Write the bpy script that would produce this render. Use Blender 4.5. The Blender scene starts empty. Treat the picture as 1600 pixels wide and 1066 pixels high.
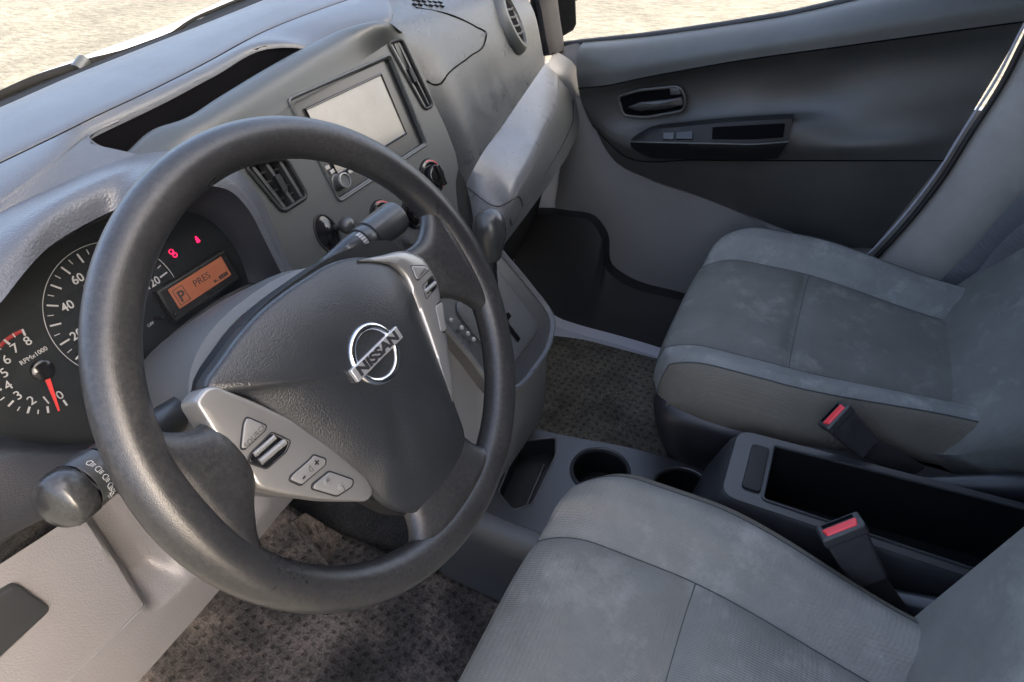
import bpy, bmesh, math, random
from mathutils import Vector, Matrix, geometry
random.seed(3)
SC = bpy.context.scene
COL = SC.collection
# ------------------------------------------------------------------ camera
CP = Vector((-0.6496277, -0.2825327, 1.0126265))
RX = Vector((0.4350926, -0.9000997, -0.0226913))
RY = Vector((-0.5651952, -0.2534141, -0.7850706))
RZ = Vector((0.7008916, 0.3544034, -0.6189905))
FP = 991.7241
cam = bpy.data.cameras.new('camera'); camo = bpy.data.objects.new('camera', cam); COL.objects.link(camo)
cam.sensor_width = 36; cam.lens = FP / 1600 * 36; cam.clip_start = 0.02; cam.clip_end = 500
M = Matrix.Identity(4)
for i in range(3):
    M[i][0] = RX[i]; M[i][1] = -RY[i]; M[i][2] = -RZ[i]; M[i][3] = CP[i]
camo.matrix_world = M
SC.camera = camo
# ------------------------------------------------------------------ light
W = bpy.data.worlds.new('World'); SC.world = W; W.use_nodes = True
nt = W.node_tree; nt.nodes.clear()
sky = nt.nodes.new('ShaderNodeTexSky'); sky.sky_type = 'NISHITA'; sky.sun_disc = False
SUN_EL, SUN_AZ = math.radians(27), math.radians(180)      # azimuth clockwise from +Y: the sun stands behind the van
sky.sun_elevation = SUN_EL; sky.sun_rotation = SUN_AZ
sky.air_density = 0.65; sky.dust_density = 9.0; sky.ozone_density = 0.0
bg = nt.nodes.new('ShaderNodeBackground'); bg.inputs[1].default_value = 0.15
wo = nt.nodes.new('ShaderNodeOutputWorld')
nt.links.new(sky.outputs[0], bg.inputs[0]); nt.links.new(bg.outputs[0], wo.inputs[0])
sl = bpy.data.lights.new('sun', 'SUN'); sl.energy = 3.1; sl.angle = math.radians(0.5); sl.color = (1, .95, .86)
so = bpy.data.objects.new('sun', sl); COL.objects.link(so)
sd = Vector((math.sin(SUN_AZ) * math.cos(SUN_EL), math.cos(SUN_AZ) * math.cos(SUN_EL), math.sin(SUN_EL)))
so.rotation_euler = sd.to_track_quat('Z', 'Y').to_euler()
SC.view_settings.view_transform = 'Standard'; SC.view_settings.look = 'None'
SC.view_settings.exposure = 3.35; SC.view_settings.gamma = 1
SC.view_settings.use_curve_mapping = False

# ------------------------------------------------------------------ pixel -> world on a plane
AX = {'x': 0, 'y': 1, 'z': 2}
def ray(px, py):
    return RX * ((px - 800) / FP) + RY * ((py - 533) / FP) + RZ
def at(px, py, a, v):
    d = ray(px, py); i = AX[a]; return CP + d * ((v - CP[i]) / d[i])
def X(px, py, v): return at(px, py, 'x', v)
def Y(px, py, v): return at(px, py, 'y', v)
def Z(px, py, v): return at(px, py, 'z', v)
class Frame:
    def __init__(s, o, ex, ey):
        s.o = Vector(o); s.x = Vector(ex).normalized(); s.z = s.x.cross(Vector(ey)).normalized(); s.y = s.z.cross(s.x)
    def p(s, x, y, z=0): return s.o + s.x * x + s.y * y + s.z * z
    def px(s, px, py, z=0):
        d = ray(px, py); t = ((s.o + s.z * z - CP).dot(s.z)) / d.dot(s.z)
        q = CP + d * t - s.o; return (q.dot(s.x), q.dot(s.y))
    def sub(s, x, y, z=0, rot=0):
        c, n = math.cos(rot), math.sin(rot)
        return Frame(s.p(x, y, z), s.x * c + s.y * n, s.y * c - s.x * n)

# ------------------------------------------------------------------ materials
def mat(name, col, rough=.5, metal=0, grain=0, gscale=600, kind='leather', dirt=None, damt=.5, dscale=6, spec=.5, rvar=0, emit=None, estr=0, coat=0, gdist=.0006, sharp=.15, mottle=0, stain=None):
    m = bpy.data.materials.new(name); m.use_nodes = True; n = m.node_tree; N = n.nodes; L = n.links
    b = N['Principled BSDF']
    b.inputs['Base Color'].default_value = (*col, 1); b.inputs['Roughness'].default_value = rough; b.inputs['Metallic'].default_value = metal
    b.inputs['Specular IOR Level'].default_value = spec
    b.inputs['Coat Weight'].default_value = coat
    if emit: b.inputs['Emission Color'].default_value = (*emit, 1); b.inputs['Emission Strength'].default_value = estr
    tc = N.new('ShaderNodeTexCoord')
    if dirt or rvar:
        no = N.new('ShaderNodeTexNoise'); no.inputs['Scale'].default_value = dscale; no.inputs['Detail'].default_value = 9; no.inputs['Roughness'].default_value = .68
        L.new(tc.outputs['Object'], no.inputs['Vector'])
        mr = N.new('ShaderNodeMapRange'); mr.inputs[1].default_value = .5 - sharp; mr.inputs[2].default_value = .5 + sharp
        L.new(no.outputs['Fac'], mr.inputs[0])
        if dirt:
            mx = N.new('ShaderNodeMix'); mx.data_type = 'RGBA'; mx.inputs[6].default_value = (*col, 1); mx.inputs[7].default_value = (*dirt, 1)
            mu = N.new('ShaderNodeMath'); mu.operation = 'MULTIPLY'; mu.inputs[1].default_value = damt
            L.new(mr.outputs[0], mu.inputs[0]); fo = mu.outputs[0]
            if mottle:
                n5 = N.new('ShaderNodeTexNoise'); n5.inputs['Scale'].default_value = mottle; n5.inputs['Detail'].default_value = 6; n5.inputs['Roughness'].default_value = .7
                L.new(tc.outputs['Object'], n5.inputs['Vector'])
                m5 = N.new('ShaderNodeMapRange'); m5.inputs[1].default_value = .36; m5.inputs[2].default_value = .64; m5.inputs[3].default_value = .15; m5.inputs[4].default_value = 1.1
                L.new(n5.outputs['Fac'], m5.inputs[0]); m6 = N.new('ShaderNodeMath'); m6.operation = 'MULTIPLY'; L.new(fo, m6.inputs[0]); L.new(m5.outputs[0], m6.inputs[1]); fo = m6.outputs[0]
            L.new(fo, mx.inputs[0]); L.new(mx.outputs[2], b.inputs['Base Color'])
            if stain:
                n7 = N.new('ShaderNodeTexNoise'); n7.inputs['Scale'].default_value = stain[1]; n7.inputs['Detail'].default_value = 10; n7.inputs['Roughness'].default_value = .75
                mp7 = N.new('ShaderNodeMapping'); mp7.inputs['Location'].default_value = (3.1, 1.7, .4); L.new(tc.outputs['Object'], mp7.inputs[0]); L.new(mp7.outputs[0], n7.inputs['Vector'])
                m7 = N.new('ShaderNodeMapRange'); m7.inputs[1].default_value = stain[3]; m7.inputs[2].default_value = stain[3] + .2; m7.inputs[4].default_value = stain[2]; L.new(n7.outputs['Fac'], m7.inputs[0])
                x7 = N.new('ShaderNodeMix'); x7.data_type = 'RGBA'; x7.inputs[7].default_value = (*stain[0], 1); L.new(m7.outputs[0], x7.inputs[0]); L.new(mx.outputs[2], x7.inputs[6]); L.new(x7.outputs[2], b.inputs['Base Color'])
        if rvar:
            r2 = N.new('ShaderNodeMapRange'); r2.inputs[3].default_value = rough - rvar; r2.inputs[4].default_value = rough + rvar
            L.new(mr.outputs[0], r2.inputs[0]); L.new(r2.outputs[0], b.inputs['Roughness'])
    if grain:
        bu = N.new('ShaderNodeBump'); bu.inputs['Strength'].default_value = grain; bu.inputs['Distance'].default_value = gdist
        if kind == 'leather':
            v = N.new('ShaderNodeTexVoronoi'); v.feature = 'SMOOTH_F1'; v.inputs['Scale'].default_value = gscale; v.inputs['Smoothness'].default_value = .4
            L.new(tc.outputs['Object'], v.inputs['Vector']); h = v.outputs['Distance']
            inv = N.new('ShaderNodeMath'); inv.operation = 'SUBTRACT'; inv.inputs[0].default_value = 1; L.new(h, inv.inputs[1]); h = inv.outputs[0]
        elif kind == 'fine':
            v = N.new('ShaderNodeTexNoise'); v.inputs['Scale'].default_value = gscale; v.inputs['Detail'].default_value = 3
            L.new(tc.outputs['Object'], v.inputs['Vector']); h = v.outputs['Fac']
        elif kind == 'weave':
            ms = []
            for ax, sc in (((1, .55, .2), gscale), ((-1, .55, .3), gscale)):
                dp = N.new('ShaderNodeVectorMath'); dp.operation = 'DOT_PRODUCT'; dp.inputs[1].default_value = Vector(ax) * sc
                L.new(tc.outputs['Object'], dp.inputs[0])
                si = N.new('ShaderNodeMath'); si.operation = 'SINE'; L.new(dp.outputs['Value'], si.inputs[0]); ms.append(si)
            mm = N.new('ShaderNodeMath'); mm.operation = 'MULTIPLY'; L.new(ms[0].outputs[0], mm.inputs[0]); L.new(ms[1].outputs[0], mm.inputs[1]); h = mm.outputs[0]
        L.new(h, bu.inputs['Height']); L.new(bu.outputs[0], b.inputs['Normal'])
    return m

MT = {}
MT['dash'] = mat('dash plastic', (.045, .050, .060), .36, grain=.4, gscale=1100, dirt=(.062, .066, .074), damt=.5, dscale=9, rvar=.05, mottle=300)
MT['hood'] = mat('binnacle plastic', (.050, .055, .066), .34, grain=.6, gscale=520, dirt=(.065, .069, .078), damt=.4)
MT['pad'] = mat('passenger pad plastic', (.034, .038, .042), .34, grain=.3, gscale=1000, dirt=(.06, .064, .068), damt=.6, dscale=26, rvar=.08, mottle=150)
MT['fascia'] = mat('fascia plastic', (.034, .038, .039), .40, grain=.2, gscale=1100)
MT['darkp'] = mat('black plastic', (.006, .007, .008), .5, grain=.25, gscale=900, dirt=(.012, .012, .012), damt=.4, dscale=14, spec=.3)
MT['blackgloss'] = mat('gloss black', (.006, .006, .007), .15)
MT['black'] = mat('matt black', (.003, .003, .004), .9, spec=.05)
MT['hole'] = mat('dark recess', (.008, .009, .010), .75, spec=.2)
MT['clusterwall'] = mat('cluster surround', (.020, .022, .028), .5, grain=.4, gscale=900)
MT['shelf'] = mat('sheened grey shelf plastic', (.082, .088, .098), .32, grain=.15, gscale=900, dirt=(.06, .064, .068), damt=.65, dscale=30, rvar=.06, mottle=120)  # paler, bluer grey: the light blue sheen of the top face is put into the colour
MT['glove'] = mat('grey glovebox plastic', (.045, .049, .051), .42, grain=.15, gscale=900, dirt=(.034, .037, .039), damt=.5, dscale=16)  # darker grey: shade of the front face below the shelf put into the colour
MT['lowpanel'] = mat('light grey panel', (.132, .130, .138), .42, grain=.5, gscale=560, dirt=(.11, .108, .113), damt=.4)
MT['greyside'] = mat('grey side plastic', (.12, .123, .126), .5, grain=.25, gscale=900)
MT['rim'] = mat('worn rim urethane', (.013, .0135, .015), .31, grain=.16, gscale=1400, dirt=(.055, .053, .050), damt=.8, dscale=5, rvar=.07, sharp=.22, mottle=330)
MT['airbag'] = mat('airbag leather grain', (.019, .021, .024), .32, grain=.32, gscale=850, dirt=(.030, .031, .033), damt=.5, rvar=.05)
MT['silver'] = mat('satin silver', (.30, .292, .28), .33, metal=.65, grain=.08, gscale=2500, kind='fine')
MT['silverbtn'] = mat('silver button', (.28, .275, .265), .4, metal=.5)
MT['satinbar'] = mat('satin badge bar', (.62, .62, .62), .3, metal=.7)
MT['columntop'] = mat('column cover plastic', (.085, .09, .092), .42, grain=.2, gscale=1500, kind='fine')
MT['chrome'] = mat('chrome', (.75, .75, .76), .14, metal=1)
MT['ink'] = mat('dark ink', (.012, .012, .014), .6)
MT['greyink'] = mat('grey ink', (.08, .08, .08), .6)
MT['white'] = mat('glowing white ink', (.27, .27, .27), .5, emit=(.8, .85, .9), estr=.005)  # printed marks also carry a faint glow of their own
MT['red'] = mat('red ink', (.2, .015, .015), .5)
MT['needle'] = mat('glowing red needle', (.42, .03, .03), .4, emit=(1, .08, .06), estr=.01)  # needle and dial arcs also carry a faint glow
MT['warn'] = mat('red warning lamp', (.8, .01, .06), .5, emit=(1, .01, .09), estr=.22)
MT['lcd'] = mat('orange lcd', (.18, .065, .035), .35, emit=(.75, .20, .09), estr=.008)
MT['dial'] = mat('dial face', (.006, .008, .010), .6, spec=.25)
MT['screen'] = mat('pale screen glass', (.16, .155, .14), .12, dirt=(.12, .114, .104), damt=.9, dscale=12)
MT['bezel'] = mat('radio bezel', (.02, .022, .024), .3)
MT['stalk'] = mat('stalk plastic', (.018, .02, .022), .3, dirt=(.06, .062, .06), damt=.5, dscale=40)
MT['tip'] = mat('dusty stalk tip', (.018, .019, .020), .25, dirt=(.055, .057, .056), damt=.7, dscale=40, mottle=300)
MT['fabric'] = mat('dark grey seat fabric', (.102, .103, .094), .85, grain=.22, gscale=1300, kind='weave', dirt=(.15, .151, .138), damt=.7, dscale=9, spec=.2, sharp=.2, stain=((.28, .275, .25), 13, .5, .53))
MT['fabricblue'] = mat('worn seat bolster fabric', (.130, .134, .128), .72, grain=.2, gscale=1300, kind='weave', dirt=(.21, .215, .205), damt=.7, dscale=10, spec=.3, stain=((.36, .36, .34), 15, .6, .52))
MT['fabricdrv'] = mat('grey seat fabric', (.150, .147, .132), .85, grain=.42, gscale=1150, kind='weave', dirt=(.205, .20, .18), damt=.8, dscale=8, spec=.2, stain=((.33, .32, .285), 9, .65, .52))
MT['fabrictaupe'] = mat('taupe side fabric', (.135, .125, .102), .9, grain=.5, gscale=1300, kind='weave', dirt=(.095, .088, .074), damt=.6, spec=.15)
MT['thread'] = mat('seam thread', (.045, .048, .048), .9)
MT['seatplastic'] = mat('black seat base plastic', (.014, .015, .018), .34, grain=.3, gscale=900, dirt=(.024, .025, .026), damt=.4)
MT['console'] = mat('console plastic', (.026, .028, .031), .32, grain=.3, gscale=900, dirt=(.04, .041, .043), damt=.5, dscale=12)
MT['doorblack'] = mat('door black plastic', (.036, .037, .035), .36, grain=.35, gscale=1100, dirt=(.056, .056, .053), damt=.6, dscale=10)
MT['doortop'] = mat('door top plastic', (.046, .050, .049), .38, grain=.4, gscale=900, dirt=(.07, .074, .072), damt=.6, dscale=9)
MT['doorgrey'] = mat('door grey plastic', (.13, .131, .130), .5, grain=.2, gscale=800, dirt=(.105, .105, .105), damt=.5)
MT['pillar'] = mat('pillar trim plastic', (.28, .268, .245), .45, grain=.35, gscale=700, dirt=(.20, .19, .175), damt=.6, dscale=12)
MT['pillardark'] = mat('dark pillar trim', (.010, .010, .012), .75, grain=.3, gscale=800, spec=.2)
MT['seal'] = mat('rubber seal', (.012, .012, .013), .5)
MT['paint'] = mat('white body paint', (.60, .60, .60), .3, coat=.5)
MT['sill'] = mat('sill plate', (.32, .33, .37), .45)
MT['webbing'] = mat('seat belt webbing', (.12, .125, .135), .7, grain=.8, gscale=3000, kind='weave')
MT['webblack'] = mat('black webbing', (.012, .012, .013), .6, grain=.8, gscale=3000, kind='weave')
MT['buckle'] = mat('buckle plastic', (.024, .024, .026), .36, grain=.5, gscale=1500, kind='fine', dirt=(.05, .05, .05), damt=.5, dscale=60)
MT['redbtn'] = mat('red release button', (.70, .045, .055), .38)
MT['headliner'] = mat('headliner', (.35, .35, .34), .9)
MT['wiper'] = mat('wiper rubber', (.006, .006, .006), .8, spec=.1)

def carpet_mat(name, c1, c2, c3, sc, dots=True):
    m = bpy.data.materials.new(name); m.use_nodes = True; N = m.node_tree.nodes; L = m.node_tree.links; b = N['Principled BSDF']
    b.inputs['Roughness'].default_value = .95; b.inputs['Specular IOR Level'].default_value = .1
    tc = N.new('ShaderNodeTexCoord')
    n1 = N.new('ShaderNodeTexNoise'); n1.inputs['Scale'].default_value = 7; n1.inputs['Detail'].default_value = 8; n1.inputs['Roughness'].default_value = .65
    n2 = N.new('ShaderNodeTexNoise'); n2.inputs['Scale'].default_value = 260; n2.inputs['Detail'].default_value = 4
    for q in (n1, n2): L.new(tc.outputs['Object'], q.inputs['Vector'])
    cr = N.new('ShaderNodeValToRGB'); cr.color_ramp.elements[0].position = .36; cr.color_ramp.elements[0].color = (*c1, 1)
    cr.color_ramp.elements[1].position = .66; cr.color_ramp.elements[1].color = (*c3, 1)
    e = cr.color_ramp.elements.new(.5); e.color = (*c2, 1)
    L.new(n1.outputs['Fac'], cr.inputs[0])
    mx = N.new('ShaderNodeMix'); mx.data_type = 'RGBA'; mx.blend_type = 'MULTIPLY'; mx.inputs[0].default_value = .8
    r2 = N.new('ShaderNodeMapRange'); r2.inputs[1].default_value = .3; r2.inputs[2].default_value = .7; r2.inputs[3].default_value = .45; r2.inputs[4].default_value = 1.5
    L.new(n2.outputs['Fac'], r2.inputs[0]); L.new(cr.outputs[0], mx.inputs[6]); L.new(r2.outputs[0], mx.inputs[7])
    out = mx.outputs[2]; hsrc = n2.outputs['Fac']
    if dots:
        mp = N.new('ShaderNodeMapping'); mp.inputs['Rotation'].default_value = (0, 0, math.radians(8)); mp.inputs['Scale'].default_value = (sc, sc, 0)
        nd = N.new('ShaderNodeTexNoise'); nd.inputs['Scale'].default_value = 30
        L.new(tc.outputs['Object'], nd.inputs['Vector'])
        ad = N.new('ShaderNodeMix'); ad.data_type = 'VECTOR'; ad.inputs[0].default_value = .012
        L.new(tc.outputs['Object'], ad.inputs[4]); L.new(nd.outputs['Color'], ad.inputs[5])
        L.new(ad.outputs[1], mp.inputs['Vector'])
        fr = N.new('ShaderNodeVectorMath'); fr.operation = 'FRACTION'; L.new(mp.outputs[0], fr.inputs[0])
        su = N.new('ShaderNodeVectorMath'); su.operation = 'SUBTRACT'; su.inputs[1].default_value = (.5, .5, 0); L.new(fr.outputs[0], su.inputs[0])
        ab = N.new('ShaderNodeVectorMath'); ab.operation = 'ABSOLUTE'; L.new(su.outputs[0], ab.inputs[0])
        sp = N.new('ShaderNodeSeparateXYZ'); L.new(ab.outputs[0], sp.inputs[0])
        ma = N.new('ShaderNodeMath'); ma.operation = 'MAXIMUM'; L.new(sp.outputs[0], ma.inputs[0]); L.new(sp.outputs[1], ma.inputs[1])
        r3 = N.new('ShaderNodeMapRange'); r3.inputs[1].default_value = .13; r3.inputs[2].default_value = .27; r3.inputs[3].default_value = .5; r3.inputs[4].default_value = 1
        L.new(ma.outputs[0], r3.inputs[0])
        m2 = N.new('ShaderNodeMix'); m2.data_type = 'RGBA'; m2.blend_type = 'MULTIPLY'; m2.inputs[0].default_value = .8
        L.new(out, m2.inputs[6]); L.new(r3.outputs[0], m2.inputs[7]); out = m2.outputs[2]
        bu2 = N.new('ShaderNodeBump'); bu2.inputs['Strength'].default_value = .6; bu2.inputs['Distance'].default_value = .003
        L.new(r3.outputs[0], bu2.inputs['Height'])
    bu = N.new('ShaderNodeBump'); bu.inputs['Strength'].default_value = .7; bu.inputs['Distance'].default_value = .002
    L.new(hsrc, bu.inputs['Height'])
    if dots: L.new(bu2.outputs[0], bu.inputs['Normal'])
    L.new(bu.outputs[0], b.inputs['Normal']); L.new(out, b.inputs['Base Color'])
    return m
MT['mat'] = carpet_mat('driver mat', (.020, .0185, .0175), (.042, .038, .035), (.125, .105, .09), 58)
MT['mat2'] = carpet_mat('passenger mat', (.04, .038, .031), (.072, .067, .055), (.11, .10, .08), 55)
MT['carpet'] = carpet_mat('floor carpet', (.02, .02, .02), (.03, .03, .03), (.05, .045, .04), 50, False)
def ground_mat():
    m = bpy.data.materials.new('pale asphalt'); m.use_nodes = True; N = m.node_tree.nodes; L = m.node_tree.links; b = N['Principled BSDF']
    b.inputs['Roughness'].default_value = .95; b.inputs['Specular IOR Level'].default_value = .1
    tc = N.new('ShaderNodeTexCoord'); n1 = N.new('ShaderNodeTexNoise'); n1.inputs['Scale'].default_value = 16; n1.inputs['Detail'].default_value = 12; n1.inputs['Roughness'].default_value = .9
    n2 = N.new('ShaderNodeTexNoise'); n2.inputs['Scale'].default_value = .8; n2.inputs['Detail'].default_value = 5
    vo = N.new('ShaderNodeTexVoronoi'); vo.feature = 'DISTANCE_TO_EDGE'; vo.inputs['Scale'].default_value = .35
    dn = N.new('ShaderNodeMix'); dn.data_type = 'VECTOR'; dn.inputs[0].default_value = .12
    n3 = N.new('ShaderNodeTexNoise'); n3.inputs['Scale'].default_value = 2.2; n3.inputs['Detail'].default_value = 6
    L.new(tc.outputs['Object'], n3.inputs['Vector']); L.new(tc.outputs['Object'], dn.inputs[4]); L.new(n3.outputs['Color'], dn.inputs[5]); L.new(dn.outputs[1], vo.inputs['Vector'])
    L.new(tc.outputs['Object'], n2.inputs['Vector']); mpg = N.new('ShaderNodeMapping'); mpg.inputs['Rotation'].default_value = (0, 0, math.radians(30)); mpg.inputs['Scale'].default_value = (1, .32, 1); L.new(tc.outputs['Object'], mpg.inputs[0]); L.new(mpg.outputs[0], n1.inputs['Vector'])
    cr = N.new('ShaderNodeValToRGB'); E = cr.color_ramp.elements
    E[0].position = .38; E[0].color = (.036, .033, .028, 1); E[1].position = .60; E[1].color = (.128, .122, .105, 1)
    e = E.new(.49); e.color = (.076, .072, .061, 1)
    L.new(n1.outputs['Fac'], cr.inputs[0])
    mx = N.new('ShaderNodeMix'); mx.data_type = 'RGBA'; mx.blend_type = 'MULTIPLY'; mx.inputs[0].default_value = .6
    mr = N.new('ShaderNodeMapRange'); mr.inputs[1].default_value = .35; mr.inputs[2].default_value = .65; mr.inputs[3].default_value = .7; mr.inputs[4].default_value = 1.15
    L.new(n2.outputs['Fac'], mr.inputs[0]); L.new(cr.outputs[0], mx.inputs[6]); L.new(mr.outputs[0], mx.inputs[7])
    m2 = N.new('ShaderNodeMix'); m2.data_type = 'RGBA'; m2.blend_type = 'MULTIPLY'; m2.inputs[0].default_value = .55
    m3 = N.new('ShaderNodeMapRange'); m3.inputs[1].default_value = 0; m3.inputs[2].default_value = .03; m3.inputs[3].default_value = .75; m3.inputs[4].default_value = 1
    L.new(vo.outputs['Distance'], m3.inputs[0]); L.new(mx.outputs[2], m2.inputs[6]); L.new(m3.outputs[0], m2.inputs[7])
    L.new(m2.outputs[2], b.inputs['Base Color'])
    return m
MT['ground'] = ground_mat()
def glass_mat(name, tint, refl):
    m = bpy.data.materials.new(name); m.use_nodes = True; N = m.node_tree.nodes; L = m.node_tree.links; N.clear()
    o = N.new('ShaderNodeOutputMaterial'); t = N.new('ShaderNodeBsdfTransparent'); t.inputs[0].default_value = (*tint, 1)
    g = N.new('ShaderNodeBsdfGlossy'); g.inputs['Roughness'].default_value = .02; g.inputs[0].default_value = (refl, refl, refl, 1)
    mx = N.new('ShaderNodeMixShader'); mx.inputs[0].default_value = .05
    L.new(t.outputs[0], mx.inputs[1]); L.new(g.outputs[0], mx.inputs[2]); L.new(mx.outputs[0], o.inputs[0])
    return m
MT['glass'] = glass_mat('window glass', (.93, .96, .95), .6)
MT['lens'] = glass_mat('clear lens', (.97, .97, .97), .35)

# ------------------------------------------------------------------ mesh helpers
def cr(pts, n, closed=False):
    pts = [Vector(p) for p in pts]; m = len(pts); out = []
    if m == 2 and not closed: return [pts[0].lerp(pts[1], i / (n - 1)) for i in range(n)]
    segs = m if closed else m - 1
    # chord-length parameter so points spread evenly
    ch = [0]
    for i in range(segs): ch.append(ch[-1] + (pts[(i + 1) % m] - pts[i]).length + 1e-9)
    cnt = n if closed else n - 1
    for k in range(n):
        s = ch[-1] * k / cnt
        i = 0
        while i < segs - 1 and s > ch[i + 1]: i += 1
        t = (s - ch[i]) / (ch[i + 1] - ch[i])
        if closed: p0, p1, p2, p3 = pts[(i - 1) % m], pts[i], pts[(i + 1) % m], pts[(i + 2) % m]
        else:
            p1, p2 = pts[i], pts[i + 1]
            p0 = pts[i - 1] if i > 0 else p1 * 2 - p2
            p3 = pts[i + 2] if i + 2 < m else p2 * 2 - p1
        # centripetal-ish tangents
        d1 = max((p1 - p0).length, 1e-6); d2 = max((p2 - p1).length, 1e-6); d3 = max((p3 - p2).length, 1e-6)
        m1 = ((p1 - p0) / d1 * d2 + (p2 - p1) / d2 * d1) * (d2 / (d1 + d2))
        m2 = ((p2 - p1) / d2 * d3 + (p3 - p2) / d3 * d2) * (d2 / (d2 + d3))
        t2, t3 = t * t, t * t * t
        out.append(p1 * (2 * t3 - 3 * t2 + 1) + m1 * (t3 - 2 * t2 + t) + p2 * (-2 * t3 + 3 * t2) + m2 * (t3 - t2))
    return out

def byx(curve, xs):
    D = cr(curve, 400); D.sort(key=lambda p: p.x); out = []
    for x in xs:
        if x <= D[0].x: q = D[0].copy(); q.x = x; out.append(q); continue
        if x >= D[-1].x: q = D[-1].copy(); q.x = x; out.append(q); continue
        lo, hi = 0, len(D) - 1
        while hi - lo > 1:
            m_ = (lo + hi) // 2
            if D[m_].x <= x: lo = m_
            else: hi = m_
        t = (x - D[lo].x) / max(1e-9, D[hi].x - D[lo].x); out.append(D[lo].lerp(D[hi], t))
    return out

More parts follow.
